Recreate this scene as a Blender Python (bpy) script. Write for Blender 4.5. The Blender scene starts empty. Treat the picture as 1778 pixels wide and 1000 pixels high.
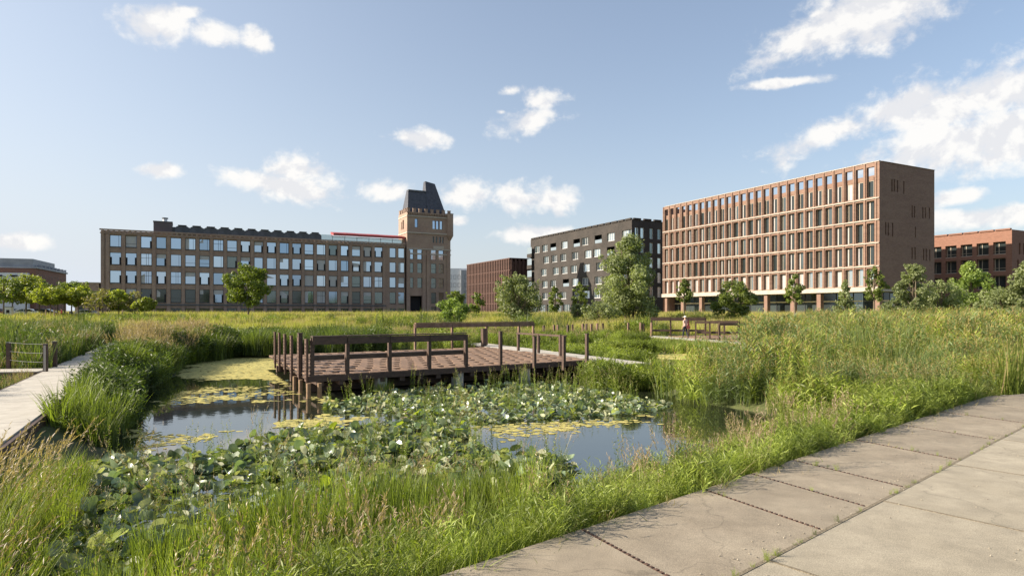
import bpy, math, random
import numpy as np
from mathutils import Vector, Matrix
random.seed(7); rng = np.random.default_rng(7)
S = bpy.context.scene; COL = S.collection
F, CX, HY, CZ = 1110.0, 889.0, 539.5, 2.0      # focal length in photo pixels, principal x, horizon row, eye height (m)
# ---------------------------------------------------------------- camera
cd = bpy.data.cameras.new('camera'); cam = bpy.data.objects.new('camera', cd); COL.objects.link(cam)
cam.location = (0, 0, CZ); cam.rotation_euler = (math.radians(90), 0, 0)
cd.sensor_width = 36; cd.lens = 36*F/1778; cd.shift_y = 39.5/1778; cd.clip_start = .05; cd.clip_end = 8000
S.camera = cam
# ---------------------------------------------------------------- sky and sun
SUN_EL, SUN_AZ = math.radians(27), math.radians(-96)      # azimuth measured clockwise from +Y
W = bpy.data.worlds.new('World'); S.world = W; W.use_nodes = True
nt = W.node_tree; nt.nodes.clear(); N = nt.nodes.new; L = nt.links.new
def wmath(op, a, b=None, clamp=False):
    n = N('ShaderNodeMath'); n.operation = op; n.use_clamp = clamp
    for i, v in enumerate((a, b)):
        if v is None: continue
        if isinstance(v, (int, float)): n.inputs[i].default_value = v
        else: L(v, n.inputs[i])
    return n.outputs[0]
sky = N('ShaderNodeTexSky'); sky.sky_type = 'NISHITA'; sky.sun_disc = False
sky.sun_elevation = SUN_EL; sky.sun_rotation = SUN_AZ % (2*math.pi)
sky.air_density = 1.0; sky.dust_density = 2.4; sky.ozone_density = 1.6; sky.altitude = 20
bg1 = N('ShaderNodeBackground'); bg1.inputs['Strength'].default_value = .088
L(sky.outputs[0], bg1.inputs['Color'])
tc = N('ShaderNodeTexCoord'); DIR = tc.outputs['Generated']
CLOUDS = [(278,42,50,22,-8),(322,24,20,9,-20),(372,60,40,18,6),(444,73,23,20,0),(722,240,44,13,4),(887,157,22,9,-8),
 (936,176,36,19,0),(918,207,54,23,-6),(510,298,44,22,0),(500,322,76,20,4),(545,333,30,16,10),(278,295,28,10,-4),(680,334,44,17,-6),
 (822,338,42,19,-4),(900,345,60,22,4),(955,352,40,20,0),(935,408,60,14,0),(1440,44,110,30,-16),(1530,12,130,40,-8),(1372,143,56,7,2),
 (1440,232,85,24,-16),(1540,195,100,30,-17),(1670,178,95,42,-20),(1760,155,70,40,-10),(1630,250,120,38,-8),(1740,235,95,50,0),
 (1665,342,34,11,-4),(1690,380,75,15,0),(1770,372,34,14,0),(795,384,14,7,0),(30,418,40,12,0),(405,305,8,6,0),(870,195,10,5,0)]
cur = None
for px, py, sx, sy, ang in CLOUDS:
    c = Vector(((px-CX)/F, 1, (HY-py)/F)); k = c.length; c.normalize()
    R = Vector((c.y, -c.x, 0)).normalized(); U = R.cross(c).normalized()
    t = math.radians(-ang); R2 = R*math.cos(t)+U*math.sin(t); U2 = U*math.cos(t)-R*math.sin(t)
    sc = F*k
    outs = []
    for v, s in ((R2, sx), (U2, sy)):
        n = N('ShaderNodeVectorMath'); n.operation = 'DOT_PRODUCT'; L(DIR, n.inputs[0]); n.inputs[1].default_value = v*(sc/s); outs.append(n.outputs['Value'])
    cb = N('ShaderNodeCombineXYZ'); L(outs[0], cb.inputs[0]); L(outs[1], cb.inputs[1])
    ln = N('ShaderNodeVectorMath'); ln.operation = 'LENGTH'; L(cb.outputs[0], ln.inputs[0])
    v = ln.outputs['Value']
    cur = v if cur is None else wmath('MINIMUM', cur, v)
def wnoise(scale, off, detail=9, rough=.58):
    mp = N('ShaderNodeMapping'); mp.inputs['Location'].default_value = off; mp.inputs['Scale'].default_value = (1, 1, 1.25)
    L(DIR, mp.inputs['Vector'])
    n = N('ShaderNodeTexNoise'); n.inputs['Scale'].default_value = scale; n.inputs['Detail'].default_value = detail; n.inputs['Roughness'].default_value = rough; n.inputs['Distortion'].default_value = .25
    L(mp.outputs[0], n.inputs['Vector']); return n.outputs['Fac']
nA = wnoise(13, (3.1, 0, 0)); nB = wnoise(13, (3.1+.006, 0, -.022)); nC = wnoise(48, (0, 2, 0), 6)
ns = wmath('ADD', wmath('MULTIPLY', wmath('SUBTRACT', nA, .5), 3.5), wmath('MULTIPLY', wmath('SUBTRACT', nC, .5), 1.5))
dens = wmath('ADD', wmath('SUBTRACT', 1.46, cur), ns)
mr = N('ShaderNodeMapRange'); mr.interpolation_type = 'SMOOTHSTEP'; mr.inputs['From Min'].default_value = -.12; mr.inputs['From Max'].default_value = .95
L(dens, mr.inputs['Value'])
mask = wmath('MULTIPLY', mr.outputs[0], wmath('LESS_THAN', cur, 3))
shade = wmath('ADD', .60, wmath('MULTIPLY', wmath('SUBTRACT', nA, nB), 5.5), True)
cr = N('ShaderNodeValToRGB'); cr.color_ramp.elements[0].position = .3; cr.color_ramp.elements[0].color = (.80, .80, .82, 1)
cr.color_ramp.elements[1].position = .75; cr.color_ramp.elements[1].color = (.97, .95, .92, 1); L(shade, cr.inputs[0])
bg2 = N('ShaderNodeBackground'); bg2.inputs['Strength'].default_value = .485; L(cr.outputs[0], bg2.inputs['Color'])
mx = N('ShaderNodeMixShader'); L(wmath('MULTIPLY', mask, .93), mx.inputs[0]); L(bg1.outputs[0], mx.inputs[1]); L(bg2.outputs[0], mx.inputs[2])
sx_ = N('ShaderNodeSeparateXYZ'); L(DIR, sx_.inputs[0]); elv = wmath('MAXIMUM', sx_.outputs[2], 0)
dt = N('ShaderNodeVectorMath'); dt.operation = 'DOT_PRODUCT'; L(DIR, dt.inputs[0]); dt.inputs[1].default_value = (math.sin(SUN_AZ), math.cos(SUN_AZ), 0)
toward = wmath('MULTIPLY', wmath('ADD', dt.outputs['Value'], 1), .5)
hz = wmath('ADD', wmath('MULTIPLY', wmath('POWER', 2.718, wmath('MULTIPLY', elv, -5.5)), wmath('ADD', .50, wmath('MULTIPLY', toward, .42))), wmath('MULTIPLY', wmath('POWER', toward, 3.0), .62), True)
hz = wmath('ADD', hz, .10, True)
bg3 = N('ShaderNodeBackground'); bg3.inputs['Color'].default_value = (.76, .82, .90, 1); bg3.inputs['Strength'].default_value = .45
mv = N('ShaderNodeMixShader'); L(hz, mv.inputs[0]); L(bg1.outputs[0], mv.inputs[1]); L(bg3.outputs[0], mv.inputs[2]); L(mv.outputs[0], mx.inputs[1])
wo = N('ShaderNodeOutputWorld'); L(mx.outputs[0], wo.inputs['Surface'])
ld = bpy.data.lights.new('sun', 'SUN'); ld.energy = 5.0; ld.angle = math.radians(.5); ld.color = (1, .88, .72)
sun = bpy.data.objects.new('sun', ld); COL.objects.link(sun); sun.location = (-60, 0, 60)
sd = Vector((math.sin(SUN_AZ)*math.cos(SUN_EL), math.cos(SUN_AZ)*math.cos(SUN_EL), math.sin(SUN_EL)))
sun.rotation_euler = sd.to_track_quat('Z', 'Y').to_euler()
S.view_settings.view_transform = 'Standard'; S.view_settings.look = 'None'; S.view_settings.exposure = 1.13; S.view_settings.gamma = 1
S.view_settings.use_curve_mapping = False
S.render.engine = 'CYCLES'; S.cycles.max_bounces = 6; S.cycles.transparent_max_bounces = 6; S.cycles.use_denoising = True
S.cycles.sample_clamp_indirect = 6

# ---------------------------------------------------------------- helpers
GU, GV = Vector((.888, .46, 0)).normalized(), Vector((-.46, .888, 0)).normalized()   # the two street directions of the quarter
GRID = math.atan2(.46, .888)
def tag(o, label=None, cat=None, group=None, kind=None):
    for k, v in (('label', label), ('category', cat), ('group', group), ('kind', kind)):
        if v: o[k] = v
    return o
def empty(name, loc=(0, 0, 0), rz=0, **k):
    o = bpy.data.objects.new(name, None); o.empty_display_size = .2; COL.objects.link(o); o.location = loc; o.rotation_euler = (0, 0, rz); return tag(o, **k)
def link(name, me, parent=None, loc=(0, 0, 0), rz=0, **k):
    o = bpy.data.objects.new(name, me); COL.objects.link(o); o.parent = parent; o.location = loc; o.rotation_euler = (0, 0, rz); return tag(o, **k)
def copy_tree(o, parent=None):
    c = o.copy(); COL.objects.link(c); c.parent = parent
    for ch in o.children: copy_tree(ch, c)
    return c
def w2(px, py, z=0.0):                      # where the sight line through a photo pixel meets the level z
    Y = F*(CZ-z)/(py-HY); return ((px-CX)/F*Y, Y)
def at(px, D): return (px-CX)/F*D
def zat(py, D): return CZ+(HY-py)/F*D
class MB:
    def __init__(s): s.v = []; s.f = []; s.m = []
    def quad(s, *p, m=0):
        n = len(s.v); s.v += [tuple(q) for q in p]; s.f.append(tuple(range(n, n+len(p)))); s.m.append(m)
    def box(s, x0, x1, y0, y1, z0, z1, m=0):
        n = len(s.v); s.v += [(x0,y0,z0),(x1,y0,z0),(x1,y1,z0),(x0,y1,z0),(x0,y0,z1),(x1,y0,z1),(x1,y1,z1),(x0,y1,z1)]
        for f in ((0,3,2,1),(4,5,6,7),(0,1,5,4),(1,2,6,5),(2,3,7,6),(3,0,4,7)): s.f.append(tuple(n+i for i in f)); s.m.append(m)
        return s
    def prism(s, poly, z0, z1, inset=0, m=0):
        P = [Vector((p[0], p[1], 0)) for p in poly]; k = len(P); c = sum(P, Vector())/k; n = len(s.v)
        zs = [(z0, 0)]+([(z1-inset, 0), (z1, inset)] if inset else [(z1, 0)])
        for z, i in zs:
            for p in P:
                d = (c-p).normalized()*i*1.4; s.v.append((p.x+d.x, p.y+d.y, z))
        for r in range(len(zs)-1):
            for i in range(k): s.f.append((n+r*k+i, n+r*k+(i+1) % k, n+(r+1)*k+(i+1) % k, n+(r+1)*k+i)); s.m.append(m)
        t = n+(len(zs)-1)*k; s.f.append(tuple(range(t, t+k))); s.m.append(m)
        s.f.append(tuple(range(n+k-1, n-1, -1))); s.m.append(m); return s
    def tube(s, pts, rads, k=6, m=0):
        n = len(s.v); pts = [Vector(p) for p in pts]
        for i, p in enumerate(pts):
            d = (pts[min(i+1, len(pts)-1)]-pts[max(i-1, 0)]).normalized()
            a = d.cross(Vector((0, 1, .01)) if abs(d.y) < .9 else Vector((1, 0, 0))).normalized(); b = d.cross(a)
            for j in range(k):
                t = 2*math.pi*j/k; s.v.append(tuple(p+(a*math.cos(t)+b*math.sin(t))*rads[i]))
        for i in range(len(pts)-1):
            for j in range(k): s.f.append((n+i*k+j, n+i*k+(j+1) % k, n+(i+1)*k+(j+1) % k, n+(i+1)*k+j)); s.m.append(m)
        s.f.append(tuple(range(n+k-1, n-1, -1))); s.m.append(m)
        t = n+(len(pts)-1)*k; s.f.append(tuple(range(t, t+k))); s.m.append(m); return s
    def mesh(s, name, mats):
        me = bpy.data.meshes.new(name); me.from_pydata(s.v, [], s.f)
        if not isinstance(mats, (list, tuple)): mats = [mats]
        for m in mats: me.materials.append(m)
        if len(mats) > 1: me.polygons.foreach_set('material_index', s.m)
        me.update(); return me
    def obj(s, name, mats, parent=None, loc=(0, 0, 0), rz=0, **k): return link(name, s.mesh(name, mats), parent, loc, rz, **k)
def facade(mb, a0, a1, z0, z1, ops, P, depth, m=0):
    """wall face with real recessed openings; P(a, z, d) places a point, d = depth inwards"""
    xs = sorted({round(v, 4) for o in ops for v in (o[0], o[1])} | {a0, a1}); zs = sorted({round(v, 4) for o in ops for v in (o[2], o[3])} | {z0, z1})
    for j in range(len(zs)-1):
        zc = (zs[j]+zs[j+1])/2; row = [o for o in ops if o[2] < zc < o[3]]; run = None
        for i in range(len(xs)-1):
            xc = (xs[i]+xs[i+1])/2; hole = any(o[0] < xc < o[1] for o in row)
            if not hole and run is None: run = xs[i]
            if run is not None and (hole or i == len(xs)-2):
                e = xs[i] if hole else xs[i+1]
                mb.quad(P(run, zs[j], 0), P(e, zs[j], 0), P(e, zs[j+1], 0), P(run, zs[j+1], 0), m=m); run = None
    for o in ops:
        x0, x1, y0, y1 = o[:4]; c = [(x0, y0), (x1, y0), (x1, y1), (x0, y1)]
        for i in range(4):
            p, q = c[i], c[(i+1) % 4]; mb.quad(P(p[0], p[1], 0), P(p[0], p[1], depth), P(q[0], q[1], depth), P(q[0], q[1], 0), m=m)
def npmesh(name, V, Fq, mats, mi=None):
    me = bpy.data.meshes.new(name); V = np.asarray(V, np.float32); Fq = np.asarray(Fq, np.int32); k = Fq.shape[1]
    me.vertices.add(len(V)); me.vertices.foreach_set('co', V.ravel())
    me.loops.add(Fq.size); me.loops.foreach_set('vertex_index', Fq.ravel())
    me.polygons.add(len(Fq)); me.polygons.foreach_set('loop_start', np.arange(0, Fq.size, k, dtype=np.int32))
    for m in mats: me.materials.append(m)
    if mi is not None: me.polygons.foreach_set('material_index', np.asarray(mi, np.int32))
    me.update(calc_edges=True); return me
def inside(poly, x, y):
    r = np.zeros(np.shape(x), bool); n = len(poly)
    for i in range(n):
        x0, y0 = poly[i]; x1, y1 = poly[(i+1) % n]
        if y0 == y1: continue
        r ^= ((y0 > y) != (y1 > y)) & (x < (x1-x0)*(y-y0)/(y1-y0)+x0)
    return r
def pdist(poly, x, y):
    d = np.full(np.shape(x), 1e9); n = len(poly)
    for i in range(n):
        x0, y0 = poly[i]; x1, y1 = poly[(i+1) % n]; dx, dy = x1-x0, y1-y0; l = dx*dx+dy*dy+1e-12
        t = np.clip(((x-x0)*dx+(y-y0)*dy)/l, 0, 1); d = np.minimum(d, np.hypot(x-x0-t*dx, y-y0-t*dy))
    return d
def vnoise(x, y, s, seed=0):                 # cheap smooth value noise for layout
    x = np.asarray(x)/s+1000.3; y = np.asarray(y)/s+1000.7; xi = np.floor(x).astype(int); yi = np.floor(y).astype(int); fx = x-xi; fy = y-yi
    h = lambda a, b: np.modf(np.abs(np.sin(a*127.1+b*311.7+seed*74.7)*43758.5453))[0]
    fx = fx*fx*(3-2*fx); fy = fy*fy*(3-2*fy)
    return (h(xi, yi)*(1-fx)+h(xi+1, yi)*fx)*(1-fy)+(h(xi, yi+1)*(1-fx)+h(xi+1, yi+1)*fx)*fy

# ---------------------------------------------------------------- materials
def lin(c): return tuple(c)+(1,)
def mat(name, c1, c2=None, scale=4, rough=.8, metal=0, bump=0, bscale=None, spec=.5, coords='Object', stretch=(1, 1, 1), c3=None, rnd=0, lo=.35, hi=.65):
    m = bpy.data.materials.new(name); m.use_nodes = True; t = m.node_tree; b = t.nodes['Principled BSDF']
    b.inputs['Base Color'].default_value = lin(c1); b.inputs['Roughness'].default_value = rough; b.inputs['Metallic'].default_value = metal; b.inputs['Specular IOR Level'].default_value = spec
    tcn = t.nodes.new('ShaderNodeTexCoord'); mp = t.nodes.new('ShaderNodeMapping'); mp.inputs['Scale'].default_value = stretch
    t.links.new(tcn.outputs[coords], mp.inputs[0]); col = None
    if c2:
        n = t.nodes.new('ShaderNodeTexNoise'); n.inputs['Scale'].default_value = scale; n.inputs['Detail'].default_value = 7; n.inputs['Roughness'].default_value = .62
        t.links.new(mp.outputs[0], n.inputs['Vector']); r = t.nodes.new('ShaderNodeValToRGB')
        r.color_ramp.elements[0].position = lo; r.color_ramp.elements[0].color = lin(c1); r.color_ramp.elements[1].position = hi; r.color_ramp.elements[1].color = lin(c2)
        if c3: e = r.color_ramp.elements.new(.5); e.color = lin(c3)
        t.links.new(n.outputs['Fac'], r.inputs[0]); col = r.outputs[0]
    if rnd:
        oi = t.nodes.new('ShaderNodeObjectInfo'); mr_ = t.nodes.new('ShaderNodeMapRange'); mr_.inputs['To Min'].default_value = 1-rnd; mr_.inputs['To Max'].default_value = 1+rnd
        t.links.new(oi.outputs['Random'], mr_.inputs[0]); mm = t.nodes.new('ShaderNodeVectorMath'); mm.operation = 'SCALE'
        if col: t.links.new(col, mm.inputs[0])
        else: mm.inputs[0].default_value = c1
        t.links.new(mr_.outputs[0], mm.inputs['Scale']); col = mm.outputs[0]
    if col: t.links.new(col, b.inputs['Base Color'])
    if bump:
        n2 = t.nodes.new('ShaderNodeTexNoise'); n2.inputs['Scale'].default_value = bscale or scale*4; n2.inputs['Detail'].default_value = 6
        t.links.new(mp.outputs[0], n2.inputs['Vector']); bp = t.nodes.new('ShaderNodeBump'); bp.inputs['Strength'].default_value = bump; bp.inputs['Distance'].default_value = .02
        t.links.new(n2.outputs['Fac'], bp.inputs['Height']); t.links.new(bp.outputs[0], b.inputs['Normal'])
    return m
def brick(name, c1, c2, mortar, patch, pscale=.25, amount=.5, band=0):
    m = mat(name, c1, rough=.9); t = m.node_tree; b = t.nodes['Principled BSDF']; nn = t.nodes.new; ll = t.links.new
    tcn = nn('ShaderNodeTexCoord'); sp = nn('ShaderNodeSeparateXYZ'); ll(tcn.outputs['Object'], sp.inputs[0])
    ad = nn('ShaderNodeMath'); ll(sp.outputs[0], ad.inputs[0]); ll(sp.outputs[1], ad.inputs[1]); cb = nn('ShaderNodeCombineXYZ'); ll(ad.outputs[0], cb.inputs[0]); ll(sp.outputs[2], cb.inputs[1])
    br = nn('ShaderNodeTexBrick'); ll(cb.outputs[0], br.inputs['Vector']); br.inputs['Scale'].default_value = 1; br.inputs['Brick Width'].default_value = .42; br.inputs['Row Height'].default_value = .14
    br.inputs['Mortar Size'].default_value = .014; br.inputs['Color1'].default_value = lin(c1); br.inputs['Color2'].default_value = lin(c2); br.inputs['Mortar'].default_value = lin(mortar)
    n = nn('ShaderNodeTexNoise'); n.inputs['Scale'].default_value = pscale; n.inputs['Detail'].default_value = 8; n.inputs['Roughness'].default_value = .7
    mp = nn('ShaderNodeMapping'); mp.inputs['Scale'].default_value = (1, 1+band*4, 1); ll(cb.outputs[0], mp.inputs[0]); ll(mp.outputs[0], n.inputs['Vector'])
    r = nn('ShaderNodeMapRange'); r.inputs['From Min'].default_value = .42; r.inputs['From Max'].default_value = .66; r.inputs['To Max'].default_value = amount; ll(n.outputs['Fac'], r.inputs[0])
    mxn = nn('ShaderNodeMix'); mxn.data_type = 'RGBA'; ll(r.outputs[0], mxn.inputs[0]); ll(br.outputs[0], mxn.inputs[6]); mxn.inputs[7].default_value = lin(patch); ll(mxn.outputs[2], b.inputs['Base Color'])
    bp = nn('ShaderNodeBump'); bp.inputs['Strength'].default_value = .4; bp.inputs['Distance'].default_value = .02; ll(br.outputs['Fac'], bp.inputs['Height']); bp.invert = True; ll(bp.outputs[0], b.inputs['Normal'])
    return m
def leafmat(name, c1, c2, c3=None, scale=1.2, trans=.35, rough=.5, rnd=.35, coords='Object', spec=.4, lo=.3, hi=.7):
    m = mat(name, c1, c2, scale=scale, rough=rough, spec=spec, c3=c3, rnd=rnd, coords=coords, lo=lo, hi=hi); t = m.node_tree; b = t.nodes['Principled BSDF']
    src = b.inputs['Base Color'].links[0].from_socket; tr = t.nodes.new('ShaderNodeBsdfTranslucent'); g = t.nodes.new('ShaderNodeVectorMath'); g.operation = 'MULTIPLY'; g.inputs[1].default_value = (1.6, 1.72, .6)
    t.links.new(src, g.inputs[0]); t.links.new(g.outputs[0], tr.inputs['Color']); ms = t.nodes.new('ShaderNodeMixShader'); ms.inputs[0].default_value = trans
    t.links.new(b.outputs[0], ms.inputs[1]); t.links.new(tr.outputs[0], ms.inputs[2]); t.links.new(ms.outputs[0], t.nodes['Material Output'].inputs['Surface']); return m
def glass(name, c, rough=.06, metal=1.0, wob=.02):
    m = mat(name, c, rough=rough, metal=metal, bump=wob, bscale=.5, spec=1.0); return m
M = {}
M['fbrick'] = brick('factory brick', (.215,.142,.11), (.30,.20,.152), (.31,.255,.21), (.38,.29,.22), .22, .55)
M['rbrick'] = brick('red brown brick', (.160,.088,.063), (.232,.136,.098), (.23,.165,.13), (.27,.185,.138), .16, .45, band=1)
M['obrick'] = brick('orange red brick', (.18,.082,.054), (.24,.112,.076), (.24,.16,.115), (.24,.125,.088), .2, .4)
M['dbrick'] = brick('dark grey brick', (.022,.019,.017), (.046,.039,.034), (.04,.035,.031), (.07,.058,.05), .25, .55)
M['cort'] = mat('dark brown cladding', (.060,.032,.025), (.115,.060,.046), scale=.6, rough=.85)
M['stone'] = mat('pale stone', (.34,.30,.255), (.44,.39,.33), scale=1.5, rough=.85)
M['slate'] = mat('slate', (.035,.038,.05), (.07,.073,.09), scale=1.5, rough=.55)
M['zinc'] = mat('dark zinc', (.05,.055,.062), (.09,.095,.105), scale=.8, rough=.45, metal=.3)
M['pent'] = mat('penthouse cladding', (.075,.065,.07), (.095,.08,.085), scale=.8, rough=.7)
M['red'] = mat('red painted steel', (.30,.035,.03), rough=.5)
M['white'] = mat('white panel', (.62,.63,.64), (.72,.73,.74), scale=.5, rough=.5)
M['grey'] = mat('grey panel', (.25,.26,.28), (.32,.33,.35), scale=.4, rough=.6)
M['fdark'] = mat('dark window frame', (.02,.022,.028), rough=.4)
M['fwhite'] = mat('white window frame', (.75,.75,.73), rough=.5)
M['fbeige'] = mat('beige window frame', (.36,.30,.23), rough=.6)
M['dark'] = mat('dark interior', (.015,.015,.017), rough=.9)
M['g_sky'] = glass('blue coated glass', (.40,.50,.62)); M['g_sky2'] = glass('paler coated glass', (.50,.60,.71)); M['g_sky3'] = glass('deep coated glass', (.28,.38,.50))
M['g_dark'] = glass('dark glass', (.06,.075,.075), .08, .55); M['g_mid'] = glass('green grey glass', (.16,.20,.20), .08, .7)
M['g_pale'] = glass('pale glass', (.55,.62,.62), .15, .8); M['blind'] = mat('pale blind behind glass', (.32,.31,.31), (.42,.40,.39), scale=.5, rough=.35)
M['curtain'] = mat('pale curtain', (.36,.38,.40), (.50,.50,.48), scale=6, rough=.6, stretch=(8, 1, .2))
M['lit'] = mat('cream ceiling soffit', (.70,.62,.42), rough=.8)
M['timber'] = mat('dark stained timber', (.042,.024,.016), (.088,.050,.034), scale=5, rough=.65, bump=.3, stretch=(1, 1, 3))
M['board'] = mat('red brown deck board', (.150,.090,.055), (.225,.142,.088), scale=6, rough=.75, bump=.3, rnd=.16)
M['boardlow'] = mat('dark sub deck', (.03,.02,.016), rough=.9)
M['pile'] = mat('brown pile wood', (.19,.12,.07), (.28,.18,.10), scale=5, rough=.85, bump=.3)
M['post'] = mat('weathered post wood', (.13,.075,.05), (.22,.14,.10), scale=4, rough=.85)
M['corten'] = mat('rusty steel', (.06,.034,.024), (.12,.068,.045), scale=8, rough=.85, bump=.3)
M['conc'] = mat('pale concrete', (.36,.33,.28), (.46,.43,.37), scale=2.2, rough=.9, bump=.25, bscale=40)
M['steel'] = mat('grey post steel', (.10,.10,.105), (.16,.16,.165), scale=6, rough=.5, metal=.5)
M['bark'] = mat('bark', (.10,.075,.05), (.18,.14,.10), scale=6, rough=.95, bump=.5)
M['stake'] = mat('pale stake wood', (.36,.26,.16), (.46,.35,.22), scale=4, rough=.85)
M['rubber'] = mat('black rubber', (.012,.012,.012), rough=.8)
def slabmat(name, c1, c2, c3):
    m = mat(name, c1, c2, scale=1.1, rough=.88, c3=c3, rnd=.06, coords='Object', bump=0); t = m.node_tree; b = t.nodes['Principled BSDF']; nn = t.nodes.new; ll = t.links.new
    src = b.inputs['Base Color'].links[0].from_socket; g = nn('ShaderNodeNewGeometry')
    sp = nn('ShaderNodeTexNoise'); sp.inputs['Scale'].default_value = 120; sp.inputs['Detail'].default_value = 3; ll(g.outputs['Position'], sp.inputs['Vector'])
    r = nn('ShaderNodeMapRange'); r.inputs['From Min'].default_value = .3; r.inputs['From Max'].default_value = .7; r.inputs['To Min'].default_value = .60; r.inputs['To Max'].default_value = 1.36; ll(sp.outputs['Fac'], r.inputs[0])
    st = nn('ShaderNodeTexNoise'); st.inputs['Scale'].default_value = 2.7; st.inputs['Detail'].default_value = 10; st.inputs['Roughness'].default_value = .72; ll(g.outputs['Position'], st.inputs['Vector'])
    r2 = nn('ShaderNodeMapRange'); r2.inputs['From Min'].default_value = .35; r2.inputs['From Max'].default_value = .6; r2.inputs['To Min'].default_value = .80; r2.inputs['To Max'].default_value = 1.05; ll(st.outputs['Fac'], r2.inputs[0])
    vo = nn('ShaderNodeTexVoronoi'); vo.feature = 'DISTANCE_TO_EDGE'; vo.inputs['Scale'].default_value = .33; wv = nn('ShaderNodeVectorMath'); wv.operation = 'ADD'
    nz = nn('ShaderNodeTexNoise'); nz.inputs['Scale'].default_value = 1.6; nz.inputs['Detail'].default_value = 8; ll(g.outputs['Position'], nz.inputs['Vector']); ll(g.outputs['Position'], wv.inputs[0]); ll(nz.outputs['Color'], wv.inputs[1]); ll(wv.outputs[0], vo.inputs['Vector'])
    r3 = nn('ShaderNodeMapRange'); r3.inputs['From Max'].default_value = .006; r3.inputs['To Min'].default_value = .75; ll(vo.outputs['Distance'], r3.inputs[0])
    a = nn('ShaderNodeMath'); a.operation = 'MULTIPLY'; ll(r.outputs[0], a.inputs[0]); ll(r2.outputs[0], a.inputs[1]); a2 = nn('ShaderNodeMath'); a2.operation = 'MULTIPLY'; ll(a.outputs[0], a2.inputs[0]); ll(r3.outputs[0], a2.inputs[1])
    s = nn('ShaderNodeVectorMath'); s.operation = 'SCALE'; ll(src, s.inputs[0]); ll(a2.outputs[0], s.inputs['Scale']); ll(s.outputs[0], b.inputs['Base Color'])
    bp = nn('ShaderNodeBump'); bp.inputs['Strength'].default_value = .35; bp.inputs['Distance'].default_value = .006; ll(sp.outputs['Fac'], bp.inputs['Height']); ll(bp.outputs[0], b.inputs['Normal']); return m
M['slab1'] = slabmat('tan concrete slab', (.235,.195,.14), (.30,.255,.188), (.265,.222,.162))
M['slab2'] = slabmat('pale concrete slab', (.29,.253,.185), (.365,.322,.242), (.325,.285,.212))
M['gravel'] = mat('loose gravel', (.20,.17,.13), (.38,.34,.27), scale=30, rough=.95, rnd=.4)
# ---------------------------------------------------------------- ground, pond, paths
POND = [(-1.9,5.6),(2.6,9.4),(4.6,11.2),(6.6,13.2),(7.3,15.2),(5.4,18.3),(4.6,20.4),(7,25),(10.5,29),(16,33),(14.5,39),(10,44),(4,43),(0.5,37),(-4,37.5),(-9,38.6),(-15.5,37.5),(-15.9,31),
        (-13.6,26),(-11.6,20),(-8.9,15.2),(-7.7,12.4),(-6.2,9.6),(-4.9,7),(-4.2,4.6),(-3.2,3.8)]
POND2 = [(-30,18.5),(-14.6,17.6),(-15.9,20.4),(-20.5,24),(-30,25)]
POND3 = [(-24,43),(-15,44.5),(-12,48),(-13,53),(-22,50.5)]
EDGE0, EDIR = np.array([.64, 5.87]), np.array([.755, .656]); ENRM = np.array([-.656, .755])
def edge_ab(x, y):
    dx = x-EDGE0[0]; dy = y-EDGE0[1]; return dx*EDIR[0]+dy*EDIR[1], dx*ENRM[0]+dy*ENRM[1]       # along the path edge, away from the path
def ground_z(x, y):
    x = np.asarray(x, float); y = np.asarray(y, float); z = np.full(x.shape, -.14)
    z += np.clip((y-48)/60, 0, 1)*.85
    for P in (POND, POND2, POND3):
        d = pdist(P, x, y); ins = inside(P, x, y); near = np.clip(d/1.5, 0, 1); s = near*near*(3-2*near)
        z = np.where(ins, -.66-np.clip(d*.6, 0, .7), np.where(d < 1.5, -.66+(z+.66)*s, z))
    b = edge_ab(x, y)[1]; z = np.where((b < .1) & (y < 30), -.16, z)
    return z+(vnoise(x, y, 2.3)-.5)*.06*np.clip(y/10, 0, 1)
def axis(lo, hi, step, far, g=1.22):
    a = list(np.arange(lo, hi+1e-6, step)); s = step
    while a[-1] < far: s *= g; a.append(a[-1]+s)
    s = step
    while a[0] > -far: s *= g; a.insert(0, a[0]-s)
    return np.array(a)
xs, ys = axis(-34, 26, .4, 3500), axis(-4, 56, .4, 3500); X, Y = np.meshgrid(xs, ys); Z = ground_z(X, Y); nx, ny = len(xs), len(ys)
idx = np.arange(nx*ny).reshape(ny, nx); Q = np.stack([idx[:-1,:-1], idx[:-1,1:], idx[1:,1:], idx[1:,:-1]], -1).reshape(-1, 4)
M['soil'] = mat('grassy soil', (.045,.045,.018), (.11,.12,.035), scale=.35, rough=1, c3=(.07,.085,.025), bump=.5, bscale=3, coords='Object')
g = link('ground', npmesh('ground', np.stack([X, Y, Z], -1).reshape(-1, 3), Q, [M['soil']]), kind='structure')
# water
mw = bpy.data.materials.new('pond water'); mw.use_nodes = True; t = mw.node_tree; b = t.nodes['Principled BSDF']
b.inputs['Base Color'].default_value = (.018,.022,.012,1); b.inputs['Roughness'].default_value = .03; b.inputs['IOR'].default_value = 2.4; b.inputs['Specular IOR Level'].default_value = .9
n1 = t.nodes.new('ShaderNodeTexNoise'); n1.inputs['Scale'].default_value = 2.2; n1.inputs['Detail'].default_value = 3; tcn = t.nodes.new('ShaderNodeTexCoord'); t.links.new(tcn.outputs['Object'], n1.inputs['Vector'])
bp = t.nodes.new('ShaderNodeBump'); bp.inputs['Strength'].default_value = .022; bp.inputs['Distance'].default_value = .05; t.links.new(n1.outputs['Fac'], bp.inputs['Height']); t.links.new(bp.outputs[0], b.inputs['Normal'])
# clip each water sheet to its basin so it never pokes out of lower ground elsewhere
mb = MB()
for P in (POND, POND2, POND3):
    c = np.mean(P, 0); mb.quad(*[(p[0]+(p[0]-c[0])*.02, p[1]+(p[1]-c[1])*.02, -.65) for p in P])
mb.obj('pond_water', mw, kind='structure')

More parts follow.
